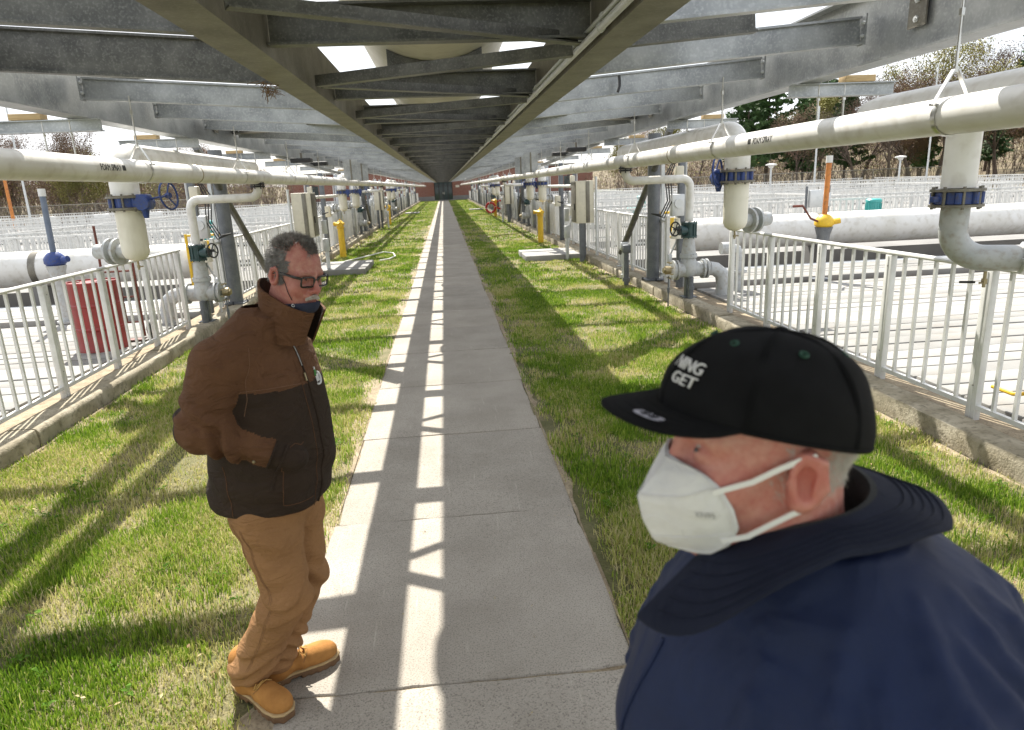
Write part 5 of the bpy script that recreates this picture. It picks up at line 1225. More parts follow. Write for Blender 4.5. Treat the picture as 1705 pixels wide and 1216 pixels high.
# spectacles
mb = MB()
for s in (-1,1):
    pts = []
    for k in range(28):
        a = 2*math.pi*k/28; ex = .40; cx = math.copysign(abs(math.cos(a))**ex, math.cos(a)); cz = math.copysign(abs(math.sin(a))**ex, math.sin(a))
        l_ = s*.034+.0265*cx; pts.append((.1085-.22*abs(l_)**1.0*.55-.02*max(0,abs(l_)-.04), l_, -.001+.0175*cz-.0))
    mb.tube(pts, .0036, 6, closed=True)
    mb.tube([(.099,s*.061,.012),(.086,s*.073,.013),(.04,s*.079,.013),(-.004,s*.082,.012),(-.024,s*.084,-.004)], [.0055,.0055,.0045,.0034,.0026], 6)
mb.tube([(.1055,-.009,.004),(.109,0,.007),(.1055,.009,.004)], .0024, 6)
gl = mb_part('spectacles', mb, H1, 'glasses_black', man1)
mb = MB()
for s in (-1,1): mb.cbox((.1035,s*.034,-.001),(.0012,.048,.032),.0003)
mb_part('lens', mb, H1, 'lens_glass', man1, gl)
# jacket
secs = [(.885,-.030,.212,.212),(.90,-.028,.222,.216),(.98,-.012,.226,.222),(1.08,.005,.228,.226),(1.22,.014,.216,.230),(1.36,.015,.190,.232),(1.46,.018,.160,.225),(1.53,.030,.125,.200),(1.59,.065,.105,.135),(1.625,.10,.09,.11)]
SH, EL, WR = (-.005,-.222,1.485), (-.075,-.280,1.265), (.192,-.138,1.112)
SH2, EL2, WR2 = (-.005,.222,1.485), (-.09,.25,1.255), (.10,.17,1.12)
def sleeve(p, S, E, W, sg):
    S,E,W = map(np.array,(S,E,W)); u = cone(p,S,E,.098,.081); w = cone(p,E,W,.080,.048)
    ab = W-E; t = np.clip(((p-E)@ab)/(ab@ab),0,1); ab2 = E-S; t2 = np.clip(((p-S)@ab2)/(ab2@ab2),0,1)
    fold = .017*np.sin(t*24+5*p[:,2]*6+2*np.sin(p[:,0]*30))*np.exp(-((t-.35)/.35)**2)
    fold2 = .014*np.sin(t2*20-p[:,0]*30+1.5*np.sin(p[:,1]*25))*np.exp(-((t2-.85)/.25)**2)
    return smin(u-fold2*(u < .05), w-fold*(w < .05), .028)
def torso(p):
    d = loft(p,secs,2.35); q = p.copy(); q[:,1] = np.abs(q[:,1]); d = smin(d, cone(q,(.0,.205,1.495),(.045,.05,1.60),.082,.075), .05)
    d = d-.0045*sn(p[:,0]*16+p[:,2]*7,p[:,2]*9,p[:,1]*11)*np.clip((1.45-p[:,2])*4,0,1)-.004*np.sin(p[:,2]*46+7*p[:,0]+3*np.sin(p[:,1]*14))*np.exp(-((p[:,2]-.98)/.11)**2)
    d = smax(d, -ell(p,(.165,0,1.68),(.072,.066,.10)), .012)       # neck opening
    return d
def jacket_parts(p): return torso(p), np.minimum(sleeve(p,SH,EL,WR,-1), sleeve(p,SH2,EL2,WR2,1))
def jacket(p): a,b = jacket_parts(p); return smin(a,b,.016)
V, F = surf_nets(jacket, (-.30,-.40,.82), (.30,.40,1.66), .0062)
c = V[F].mean(1); a_, b_ = jacket_parts(c); S_,E_,W_ = map(np.array,(EL,WR,WR))
yoke = c[:,2] > 1.385-.10*c[:,0]+.02*np.abs(c[:,1])
tan = (b_ < a_+.004) | (yoke & (c[:,0] > -.20))
fa = lambda E,W: np.clip(((c-np.array(E))@(np.array(W)-np.array(E)))/((np.array(W)-np.array(E))@(np.array(W)-np.array(E))),0,2)
hand_end = lambda E,W: (fa(E,W) > .76)&(b_ < a_+.02)
tan &= ~((hand_end(EL,WR)&(c[:,1] < 0))|(hand_end(EL2,WR2)&(c[:,1] > 0)))
under = (b_ < a_) & (c[:,1] < -.2) & (c[:,0] < -.115) ; tan &= ~under
jk = person_part('jacket', xf(B1,V)-off1, F, ['jacket_dark','jacket_tan'], man1, tan.astype(int))
# stand collar
mb = MB(); nS, nT = 30, 5; vs = []; 
for i in range(nS+1):
    s = -1+2*i/nS; ph = math.pi+s*math.pi*.90
    wob = .004*math.sin(5*ph)
    for side in (0,1):
        for j in range(nT+1):
            t = j/nT; rr_f = .092+wob+.010*t-(.008 if side else 0); rr_l = .094+wob+.004*t-(.008 if side else 0)
            back = (1-math.cos(ph))/2                    # 1 at back, 0 at front
            z = (1.515+.030*back)+t*(.115+.097*back)
            f_ = .135+math.cos(ph)*rr_f+.022*t+.05*(1-back)*t*0.6; l_ = math.sin(ph)*rr_l*(1+.10*(1-back)*t)
            vs.append((f_,l_,z))
W1 = nT+1; K = 2*W1; fs = []; ms_ = []
for i in range(nS):
    a = i*K; b2 = a+K
    for j in range(nT): fs.append((a+j,b2+j,b2+j+1,a+j+1)); ms_.append(0); fs.append((a+W1+j,a+W1+j+1,b2+W1+j+1,b2+W1+j)); ms_.append(1)
    fs.append((a+nT,b2+nT,b2+W1+nT,a+W1+nT)); ms_.append(0)
for a in (0,nS*K):
    for j in range(nT): fs.append((a+j,a+j+1,a+W1+j+1,a+W1+j)); ms_.append(0)
mb.add(vs,fs); mb.m = ms_; mb_part('collar', mb, B1, ['jacket_tan','jacket_dark'], man1, jk, 60)
# surface helper: push points onto the jacket skin
def onto(pts, fn, lift=.002, it=6):
    p = np.array(pts,float)
    for _ in range(it): d = fn(p); p -= grad(fn,p)*np.clip(d-lift,-.04,.04)[:,None]
    return p
def seam(name, pts, r, mats_, parent=None, n=24, lift=.0008, fn=jacket, fr=B1, root=man1):
    P0 = np.array(pts); s = np.linspace(0,len(pts)-1,n); q = np.stack([np.interp(s,np.arange(len(pts)),P0[:,k]) for k in range(3)],1); q = onto(q,fn,lift); mb = MB(); mb.tube([Vector(x) for x in q], r, 5); return mb_part(name, mb, fr, mats_, root, parent or jk)
seam('zipper', [(.165,-.008,1.50),(.19,-.008,1.40),(.23,-.008,1.25),(.24,-.008,1.05),(.21,-.008,.86)], .0042, 'jacket_dark', n=40, lift=.001)
seam('zip_teeth', [(.10,-.05,1.60),(.15,-.02,1.54),(.17,-.012,1.49),(.185,-.012,1.43)], .0024, 'zip', n=24, lift=.003)
seam('zip_pull', [(.20,-.018,1.405),(.205,-.02,1.375)], .004, 'brass', n=5, lift=.005)
seam('placket_seam', [(.18,-.045,1.46),(.22,-.045,1.25),(.23,-.045,1.05),(.20,-.045,.86)], .0011, 'jacket_tan', n=40)
seam('yoke_seam', [(.05,-.20,1.385),(.12,-.14,1.378),(.18,-.05,1.368)], .0013, 'thread', n=24)
seam('shoulder_seam', [(.03,-.05,1.58),(.0,-.12,1.56),(-.03,-.20,1.55),(-.05,-.27,1.50)], .0013, 'thread', n=20)
seam('armhole_seam', [(.065,-.17,1.53),(.085,-.21,1.44),(.09,-.22,1.36),(.075,-.235,1.30)], .0013, 'thread', n=24)
seam('hem_seam', [(.20,-.03,.885),(.14,-.16,.885),(.0,-.21,.885),(-.14,-.16,.885),(-.21,-.03,.885)], .0012, 'jacket_tan', n=44)
seam('side_seam', [(-.05,-.20,1.10),(-.05,-.21,1.0),(-.05,-.21,.87)], .0013, 'jacket_tan', n=20)
seam('pocket_seam', [(.205,-.10,1.165),(.16,-.16,1.13),(.145,-.17,1.00),(.14,-.17,.93),(.21,-.06,.925)], .0014, 'jacket_tan', n=40)
seam('pocket_flap', [(.16,-.165,1.15),(.135,-.18,1.08),(.115,-.185,1.01)], .0042, 'jacket_dark', n=24, lift=.003)
cuff = MB(); 
def ring_pts(c, ax, r, n=20):
    ax = Vector(ax).normalized(); a = ax.orthogonal().normalized(); b = ax.cross(a); return [Vector(c)+(a*math.cos(2*math.pi*k/n)+b*math.sin(2*math.pi*k/n))*r for k in range(n)]
dW = (Vector(WR)-Vector(EL)).normalized(); cuff.tube(ring_pts(Vector(EL).lerp(Vector(WR),.76),dW,.0635), .004, 6, closed=True); mb_part('cuff', cuff, B1, 'jacket_dark', man1, jk)
mb = MB(); p = onto([(.09,-.24,1.13)],jacket,.003)[0]; mb.ball(tuple(p),.0065,10,6); mb_part('cuff_snap', mb, B1, 'brass', man1, jk)
# emblem on the left chest: ring of strokes with green leaf
def patch(name, c, pts2, mats_, lift=.003, r=.0016, fn=jacket, ux=(-.15,1,0), closed=False):
    uy = Vector((0,0,1)); ux = Vector(ux).normalized(); q = onto([tuple(Vector(c)+ux*a+uy*b) for a,b in pts2], fn, lift); mb = MB(); mb.tube([Vector(x) for x in q], r, 5, closed=closed); return mb_part(name, mb, B1, mats_, man1, jk)
EC = (.185,.058,1.36)
patch('emblem_ring', EC, [(.022*math.cos(t),.024*math.sin(t)) for t in np.linspace(-2.2,1.2,16)], 'logo_white', r=.0042)
for k,a in enumerate((-.010,-.002,.006)): patch('emblem_bar', EC, [(a,-.012),(a,.008+.004*k)], 'logo_white', r=.0026)
patch('emblem_leaf', EC, [(-.012,.012),(-.006,.022),(-.001,.034)], 'logo_green', r=.004)
patch('emblem_tip', EC, [(-.004,.034),(.0,.045)], 'logo_white', r=.003)
# trousers
HR,KR,AR = (.0,-.095,.86),(.066,-.115,.52),(-.172,-.118,.125); HL,KL,AL = (.0,.09,.86),(.035,.055,.50),(-.115,-.01,.125)
def leg(p,Hh,Kk,Aa):
    a = cone(p,Hh,Kk,.128,.086); b = cone(p,Kk,Aa,.086,.082)
    z = p[:,2]; f1 = .010*np.sin(z*58+9*p[:,0]+4*np.sin(p[:,1]*18))*np.exp(-((z-.50)/.10)**2); f2 = .012*np.sin(z*75+10*p[:,0]+5*np.sin(p[:,1]*12+p[:,0]*9))*np.exp(-((z-.20)/.085)**2); f3 = .008*np.sin(z*40+20*p[:,0])*np.exp(-((z-.76)/.08)**2)
    d = smin(a,b,.03); return d-np.where(d < .05, f1+f2+f3, 0)
def pants(p):
    d = ell(p,(-.015,0,.885),(.165,.185,.14)); d = smin(d, ell(p,(-.075,-.08,.82),(.085,.09,.09)), .04); d = smin(d, ell(p,(-.075,.08,.82),(.085,.09,.09)), .04)
    d = smin(d, leg(p,HR,KR,AR), .03); d = smin(d, leg(p,HL,KL,AL), .02); return smax(d, .085-p[:,2]+.02*np.sin(p[:,0]*30), .008)
V, F = surf_nets(pants, (-.34,-.32,.05), (.26,.30,.98), .0068); tr = person_part('trousers', xf(B1,V)-off1, F, 'khaki', man1)
ps = lambda nm, pts, n=30: seam(nm, pts, .0012, 'thread_pant', tr, n, .0006, pants)
ps('side_seam', [(-.03,-.22,.84),(.0,-.22,.70),(.05,-.20,.54),(-.04,-.20,.33),(-.15,-.20,.14)], 44); ps('side_seam', [(-.022,-.22,.84),(.008,-.22,.70),(.058,-.20,.54),(-.032,-.20,.33),(-.142,-.20,.14)], 44)
ps('pocket_seam', [(-.08,-.21,.85),(-.07,-.20,.77),(-.05,-.21,.71)]); ps('back_pocket', [(-.17,-.06,.80),(-.18,-.1,.765),(-.13,-.16,.77),(-.10,-.19,.79)])
# boots
def boot(name, heel, yaw):
    fr = frame(heel, yaw)
    def up_(p):
        d = cone(p,(.065,0,.06),(.05,0,.17),.052,.060); d = smin(d, ell(p,(.20,0,.062),(.105,.050,.048)), .04); d = smin(d, ell(p,(.265,.004,.052),(.062,.050,.040)), .03); d = smin(d, ell(p,(.045,0,.06),(.055,.044,.055)), .03)
        d = d-.0022*np.sin(p[:,0]*120+30*p[:,2])*np.exp(-((p[:,0]-.17)/.035)**2); return smax(d, .030-p[:,2], .006)
    def foot(p, g): 
        x = p[:,0]; w = np.interp(x,[-.02,.03,.12,.24,.30,.33],[.030,.040,.036,.052,.046,.02])+g; d2 = np.maximum(np.abs(p[:,1])-w, np.maximum(-.008-g-x, x-.325-g)); return d2
    V, F = surf_nets(up_, (-.03,-.08,.01), (.35,.08,.25), .0042); o = person_part('boot', xf(fr,V)-off1, F, 'nubuck', man1)
    sl = lambda p: smax(smax(foot(p,.004), np.abs(p[:,2]-.012)-.014, .006), -smax(np.abs(p[:,0]-.125)-.022, p[:,2]-.010,.004), .004)+.0016*np.sin(p[:,0]*190)*(p[:,2] < .014)
    V, F = surf_nets(sl, (-.03,-.08,-.01), (.36,.08,.05), .004); person_part('sole', xf(fr,V)-off1, F, 'sole', o)
    V, F = surf_nets(lambda p: smax(foot(p,.007), np.abs(p[:,2]-.0325)-.0055, .004), (-.03,-.08,.015), (.36,.08,.05), .004); person_part('welt', xf(fr,V)-off1, F, 'welt', o)
    mb = MB()
    for k in range(5):
        x = .175-.022*k; z = .108+.016*k; mb.tube([(x,-.034,z-.012),(x+.006,-.012,z+.006),(x+.004,.012,z+.006),(x,.034,z-.012)], .0028, 6)
        for s in (-1,1): mb.ball((x,s*.036,z-.013),.0035,8,6)
    mb.tube([(.175,.0,.118),(.19,-.03,.125),(.175,-.045,.10),(.16,-.02,.115)], .0026, 6); V_ = xf(fr,np.array(mb.v))-off1; person_part('laces', V_, mb.f, 'lace', o, None, 60)
    sm = MB(); sm.tube([Vector(x) for x in onto([(.15,-.05,.05),(.165,-.05,.08),(.185,-.03,.10),(.195,0,.105),(.185,.03,.10),(.165,.05,.08),(.15,.05,.05)], up_, .0008)], .0012, 5); person_part('toe_seam', xf(fr,np.array(sm.v))-off1, sm.f, 'sole', o)
boot('boot', (-1.005,2.60,0), R_(-41)); boot('boot', (-.905,2.590,0), R_(29))
# ------------------------------------------------------------------ man in the black cap and white mask (close to the camera)
ROOT2 = Vector((.447,.708,0)); B2 = frame(ROOT2+Vector((0,0,-.025)), math.pi); B2L = frame(ROOT2, math.pi); H2 = frame((.343,.698,1.747), math.pi, R_(-8.0), 0)
man2 = thing('person', 'person in the foreground wearing a black cap, white mask and navy jacket', 'person', ROOT2); off2 = np.array(ROOT2)
def body_b(p):
    d = head_sdf(p, jowl=1.35, mouth=False, nose=.35); d = smin(d, cone(p,(-.03,0,-.06),(-.065,0,-.19),.066,.074), .03); d = smin(d, ell(p,(-.10,0,-.34),(.12,.19,.15)), .06)
    for k in range(3): d = d+.0013*np.exp(-((p[:,0]+.075-.35*(p[:,2]+.06)-.012*k)/.0035)**2)*(np.abs(p[:,2]+.06) < .045)
    return d
V, F = surf_nets(body_b, (-.26,-.21,-.46), (.15,.21,.16), .0028); body2 = person_part('body', xf(H2,V)-off2, F, 'skin_b', man2, flush=np.clip(flush_of(V)*1.1,0,.9)); eyes(H2, man2, body2, 'iris_blue')
# brow hair and short white fringe under the cap
r2_ = np.random.default_rng(5); hd2 = lambda p: head_sdf(p, ear=False, mouth=False, nose=.35)
f_,l_,u_ = V[:,0],np.abs(V[:,1]),V[:,2]
jt = r2_.normal(0,.005,len(V)); hm = ((u_ < .04) & (u_ > -.050+jt*2+.6*np.clip(f_+.06,0,1)) & (f_ < -.034+jt) & (np.abs(hd2(V)) < .006)) | ((f_ > .003+jt) & (f_ < .016+jt) & (u_ > -.026+jt*2) & (u_ < .04) & (r2_.random(len(V)) < .35) & (l_ > .055) & (np.abs(hd2(V)) < .004))
P_ = V[hm]; n = 7500; pts = P_[r2_.integers(0,len(P_),n)]+r2_.normal(0,.0012,(n,3)); hv, hf = hair_blades(pts, grad(hd2,pts), np.tile([-.35,0,-.9],(n,1)), .0085, .00028, r2_); person_part('hair', xf(H2,hv)-off2, hf, 'hair_white', man2)
n = 260; s_ = r2_.choice([-1,1],n); t_ = r2_.random(n); pts = np.stack([.094-.020*t_**1.5, s_*(.014+.036*t_), .021+.006*np.sin(t_*3)+r2_.normal(0,.0015,n)],1); hv, hf = hair_blades(pts, np.tile([1.,0,.2],(n,1)), np.stack([np.zeros(n),s_*.9,np.full(n,.1)],1), .010, .0003, r2_); person_part('eyebrow', xf(H2,hv)-off2, hf, 'hair_white', man2)
# cap
mat('cap_black', (.0045,.0047,.006), (.007,.0074,.009), 30, .9, 0, .35, 900, spec=.2); mat('cap_green', (.02,.075,.05), (.015,.06,.04), 60, .8); mat('silver_badge', (.46,.46,.54), (.38,.38,.46), 60, .5, .3); mat('mask_white', (.76,.76,.76), (.71,.71,.72), 40, .85, 0, .3, 700, wr=(20,.18,(1,1,1))); mat('strap_white', (.84,.84,.84), (.8,.8,.8), 40, .7); mat('mask_ink', (.42,.42,.44), (.5,.5,.5), 60, .8)
CF, CA, CB = .006, .121, .095
def rim_u(a): return .030+.013*math.cos(a)+.008*(1-math.cos(2*a))*.5
def crown(a, e, lift=0.0):
    """a azimuth (0 front, +90deg wearer's left), e 0..pi/2 elevation"""
    rho = max(math.cos(e),0)**.86; hh = math.sin(e)**.97; top = .137; ru = rim_u(a)
    x = CF+(CA+lift)*rho*math.cos(a)+.006*hh*math.cos(a)*rho; y = (CB+lift)*rho*math.sin(a); z = ru*(1-hh)+(top+lift)*hh
    # six soft panels
    z += .0012*math.cos(3*a)**2*math.sin(2*e)
    return Vector((x,y,z))
def crown_n(a, e): p = crown(a,e); return (p-Vector((CF*.5,0,.03))).normalized()
mb = MB(); nA, nE = 72, 22; vs = []
rc = random.Random(4)
for i in range(nA):
    a = 2*math.pi*i/nA
    for j in range(nE+1):
        e = math.pi/2*j/nE; p = crown(a,e); p += crown_n(a,e)*(.0016*math.sin(3*a+7*e)*math.sin(2*e)-.0010*abs(math.sin(3*a))**.5*0); vs.append(p)
for i in range(nA):
    a = 2*math.pi*i/nA
    for j in range(nE+1): e = math.pi/2*j/nE; vs.append(crown(a,e,-.0035)-Vector((0,0,0)))
fs = []; W1 = nE+1; Q = nA*W1
for i in range(nA):
    i2 = (i+1)%nA
    for j in range(nE):
        fs.append((i*W1+j,i2*W1+j,i2*W1+j+1,i*W1+j+1)); fs.append((Q+i*W1+j,Q+i*W1+j+1,Q+i2*W1+j+1,Q+i2*W1+j))
    fs.append((i*W1,Q+i*W1,Q+i2*W1,i2*W1))
mb.add(vs,fs); cap = mb_part('cap', mb, H2, 'cap_black', man2, None, 180)
for k in range(6):
    a0 = math.pi*k/3; mb = MB()
    for da in (-.022,.022): mb.tube([crown(a0+da/max(math.cos(e),.25),e)+crown_n(a0,e)*.0004 for e in np.linspace(.02,1.5,26)], .0009, 5)
    mb.tube([crown(a0,e)+crown_n(a0,e)*.0002 for e in np.linspace(.02,1.54,26)], .0013, 5); mb_part('panel_seam', mb, H2, 'cap_black', man2, cap)
    mb = MB(); p = crown(a0+math.pi/6,1.02); nn = crown_n(a0+math.pi/6,1.02); mb.torus(p+nn*.0006, nn, .0038, .0016, 14, 6); mb_part('eyelet', mb, H2, 'cap_green', man2, cap)
mb = MB(); mb.ball((CF,0,.1375),(.008,.008,.0045),14,8); mb_part('button', mb, H2, 'cap_black', man2, cap)
# band line and brim
mb = MB(); mb.tube([crown(a,.03)+crown_n(a,.03)*.0006 for a in np.linspace(0,2*math.pi,80)], .0011, 5); mb_part('sweat_band', mb, H2, 'cap_black', man2, cap)
def brim_pt(t, s):
    """t -1..1 across, s 0..1 outward"""
    a = t*1.02; p0 = crown(a,.02); ext = .066*max(0,math.cos(t*math.pi/2))**.5
    d = Vector((1,.10*math.sin(a)*1.2,0)).normalized(); p = p0+d*ext*s
    p.z += (-.022*(abs(p.y)/.085)**2.0*s - .006*s*(1-.4*abs(t)) + .004*math.sin(s*math.pi)*.5)*ext/.066
    return p
mb = MB(); nT_, nS_ = 44, 12; vs = []
for lay in (0,1):
    for i in range(nT_+1):
        t = -1+2*i/nT_
        for j in range(nS_+1): p = brim_pt(t,j/nS_); vs.append(p+Vector((0,0,.0016 if lay == 0 else -.0016)))
fs = []; W1 = nS_+1; Q = (nT_+1)*W1
for i in range(nT_):
    for j in range(nS_): fs.append((i*W1+j,i*W1+j+1,(i+1)*W1+j+1,(i+1)*W1+j)); fs.append((Q+i*W1+j,Q+(i+1)*W1+j,Q+(i+1)*W1+j+1,Q+i*W1+j+1))
    fs.append((i*W1+nS_,Q+i*W1+nS_,Q+(i+1)*W1+nS_,(i+1)*W1+nS_))
mb.add(vs,fs); brim = mb_part('brim', mb, H2, 'cap_black', man2, cap, 60)
mb = MB()
for s in (.2,.4,.6,.8,.95): mb.tube([brim_pt(t,s)+Vector((0,0,.0017)) for t in np.linspace(-.95,.95,40)], .0006, 4)
mb_part('brim_stitching', mb, H2, 'cap_black', man2, brim)
# oval badge on the brim, left of centre, with two marks
def bpt(x, y): # x along brim outward dir, y across
    t = .40+y*9; s = .62+x*15; return brim_pt(t,s)+Vector((0,0,.0021))
mb = MB(); ol = [bpt(.0085*math.copysign(abs(math.sin(a))**.7,math.sin(a)), .017*math.copysign(abs(math.cos(a))**.7,math.cos(a))) for a in np.linspace(0,2*math.pi,28)[:-1]]; k = len(mb.v); mb.add(ol+[bpt(0,0)], [(i,(i+1)%27,27) for i in range(27)]); mb_part('badge', mb, H2, 'silver_badge', man2, brim)
mb = MB(); mb.tube(ol, .0007, 5, closed=True)
for dx in (-.007,.003):
    for q in (0,1): mb.tube([bpt(-.004+.0045*q+.0022*math.sin(a), dx+.002+.0034*math.cos(a))+Vector((0,0,.0005)) for a in np.linspace(0,2*math.pi,12)[:-1]], .0005, 4, closed=True)
mb_part('badge_marks', mb, H2, 'cap_black', man2, brim)
# white embroidered lettering on the front left
for body_, size, e0, az0, wd in (('NING', .0205, .50, -.02, .50), ('GET', .0185, .33, .10, .38)):
    tm = text_obj(body_, size, .0012); xs = [v.co.x for v in tm.vertices]; x1 = max(xs); x0 = min(xs)
    for v in tm.vertices:
        a = az0+(v.co.x-x0)/(x1-x0)*wd; e = e0+v.co.y/.0165*.165; nn = crown_n(a,e); p = crown(a,e)+nn*(.0012+v.co.z*.6); v.co = H2@p-ROOT2
    tm.materials.clear(); tm.materials.append(M['logo_white']); put('lettering', tm, cap)
# folded respirator mask: centre ridge, side panels hugging the cheeks
mid = [(.108,-.013),(.121,-.035),(.133,-.056),(.1375,-.066),(.127,-.095),(.110,-.120),(.088,-.127)]      # (f,u) centre fold, nose to chin
edg = [(.098,.034,-.012),(.088,.054,-.013),(.0736,.064,-.022),(.057,.070,-.044),(.0474,.070,-.065),(.050,.064,-.088),(.064,.048,-.110)]  # (f,l,u) cheek edge
nU, nV = 24, 26; mid = np.array(mid); edg = np.array(edg); tt = np.linspace(0,1,len(mid)); tv = np.linspace(0,1,nV+1)
def sm(a, t): 
    i = np.interp(t,tt,np.arange(len(mid))); i0 = np.clip(i.astype(int),0,len(mid)-2); fr_ = i-i0; fr_ = fr_; return a[i0]*(1-fr_[:,None])+a[i0+1]*fr_[:,None]
Md = sm(mid,tv); Ed = sm(edg,tv); vs = []
for s in (-1,1):
    for i in range(nU+1):
        w = i/nU
        for j in range(nV+1):
            m3 = np.array([Md[j,0],0,Md[j,1]]); e3 = Ed[j].copy(); p = m3*(1-w)+e3*w; b_ = math.sin(math.pi*w**1.3)*math.sin(math.pi*min(max(tv[j],.05),.95))
            p = p+np.array([.005,.013,.0])*b_; p[1] *= s; vs.append(tuple(p))
fs = []; W1 = nV+1
for q in (0,1):
    o_ = q*(nU+1)*W1
    for i in range(nU):
        for j in range(nV):
            f4 = (o_+i*W1+j,o_+(i+1)*W1+j,o_+(i+1)*W1+j+1,o_+i*W1+j+1); fs.append(f4 if q == 0 else f4[::-1])
mb = MB(); mb.add(vs,fs); rsp = mb_part('respirator', mb, H2, 'mask_white', man2, None, 50)
so_ = rsp.modifiers.new('thick','SOLIDIFY'); so_.thickness = .0022; so_.offset = 0
def mpt(w, t, s=1):
    j = np.array([t]); m_ = sm(mid,j)[0]; e_ = sm(edg,j)[0]; p = np.array([m_[0],0,m_[1]])*(1-w)+e_*w; b_ = math.sin(math.pi*w**1.3)*math.sin(math.pi*min(max(t,.05),.95)); p = p+np.array([.005,.013,0])*b_+np.array([.002,.0016,0]); p[1] *= s; return Vector(p)
mb = MB()
for s in (-1,1):
    mb.tube([mpt(w,.45-.14*w,s) for w in np.linspace(.02,.95,20)], .0007, 5); mb.tube([mpt(w,.80-.10*w,s) for w in np.linspace(.02,.95,20)], .0007, 5)
    for t0 in (.03,.965): mb.tube([mpt(w,t0,s) for w in np.linspace(.02,.97,20)], .0009, 5)
    mb.tube([mpt(.955,t,s) for t in np.linspace(.04,.96,24)], .0009, 5)
mb_part('emboss_line', mb, H2, 'mask_white', man2, rsp)
mb = MB(); tm = text_obj('KN95', .0085, .0003); x1 = max(v.co.x for v in tm.vertices)
for v in tm.vertices: v.co = H2@(mpt(.62+v.co.x*9.5, .555-v.co.y*7.5+.25*v.co.x)+Vector((.0005,.0016,0)))-ROOT2
tm.materials.clear(); tm.materials.append(M['mask_ink']); put('print', tm, rsp)
def strap(p, width=.0062, th=.0016):
    pts = [Vector(q) for q in p]; mb = MB(); vs = []; 
    for i,q in enumerate(pts):
        t = (pts[min(i+1,len(pts)-1)]-pts[max(i-1,0)]).normalized(); o_ = Vector((0,1 if q.y > 0 else -1,0)); o_ = (o_-t*o_.dot(t)).normalized(); w_ = t.cross(o_)
        vs += [q+w_*width/2+o_*th, q-w_*width/2+o_*th, q-w_*width/2, q+w_*width/2]
    fs = [(i*4+k,i*4+(k+1)%4,i*4+4+(k+1)%4,i*4+4+k) for i in range(len(pts)-1) for k in range(4)]; mb.add(vs,fs+[(0,1,2,3)]); return mb
for s in (-1,1):
    mb_part('ear_strap', strap([mpt(.90,.36,s),(.045,s*.0745,-.010),(.022,s*.080,.008),(.004,s*.086,.021),(-.010,s*.089,.027)]), H2, 'strap_white', man2, rsp, 60)
    mb_part('ear_strap', strap([mpt(.88,.78,s),(.038,s*.0735,-.072),(.018,s*.077,-.056),(.000,s*.083,-.040),(-.014,s*.087,-.030)]), H2, 'strap_white', man2, rsp, 60)
# navy jacket
mat('navy_jacket', (.0050,.0135,.056), (.0065,.0175,.070), 6, .66, 0, .25, 900, spec=.35, wr=(6.5,.75,(1,1,.6)), fine=(.02,.028,.06), fscale=420, ffac=.3); mat('collar_cord', (.010,.0135,.030), (.014,.018,.038), 12, .85, 0, .4, 700, spec=.25, wr=(9,.5,(1,1,1))); mat('collar_lining', (.020,.022,.024), (.030,.032,.034), 40, .95, 0, .6, 300)
secs2 = [(.80,-.01,.225,.255),(.90,-.01,.235,.262),(1.10,.0,.245,.268),(1.28,.0,.250,.268),(1.40,-.002,.246,.260),(1.47,-.004,.234,.243),(1.54,-.006,.212,.205),(1.60,-.006,.180,.155),(1.64,.012,.135,.118),(1.668,.03,.10,.095)]
FOLDS = []
def jk2(p):
    q = p.copy(); q[:,1] = np.abs(q[:,1]); d = loft(p,secs2,2.1); d = smin(d, cone(q,(-.01,.215,1.475),(.01,.06,1.575),.098,.085), .06)
    arm = smin(cone(q,(-.02,.245,1.43),(-.04,.305,1.15),.102,.086), cone(q,(-.04,.305,1.15),(.11,.25,.99),.084,.064), .03); d = smin(d, arm, .022)
    z = p[:,2]; d = d-.006*sn(p[:,0]*9+z*5,p[:,1]*10+z*6,z*8)*np.clip((1.6-z)*5,0,1)
    d = d-.007*np.abs(np.sin(p[:,0]*11+p[:,1]*7+2.2*np.sin(z*7+p[:,1]*5)))*np.clip((1.60-z)*6,0,1)
    # drape lines running down from the collar
    ang = np.arctan2(p[:,1],-p[:,0]-.03); d = d-.009*np.sin(ang*7+3*z+1.2*np.sin(z*9))*np.clip((1.56-z)*7,0,1)*np.clip((z-1.0)*3,0,1)
    if FOLDS:
        for (A_,C_,ra,rb) in FOLDS: d = smin(d, cone(q,A_,C_,ra,rb), .016)
    d = smax(d, -ell(p,(.07,0,1.69),(.095,.082,.10)), .012); return d
_fl = []
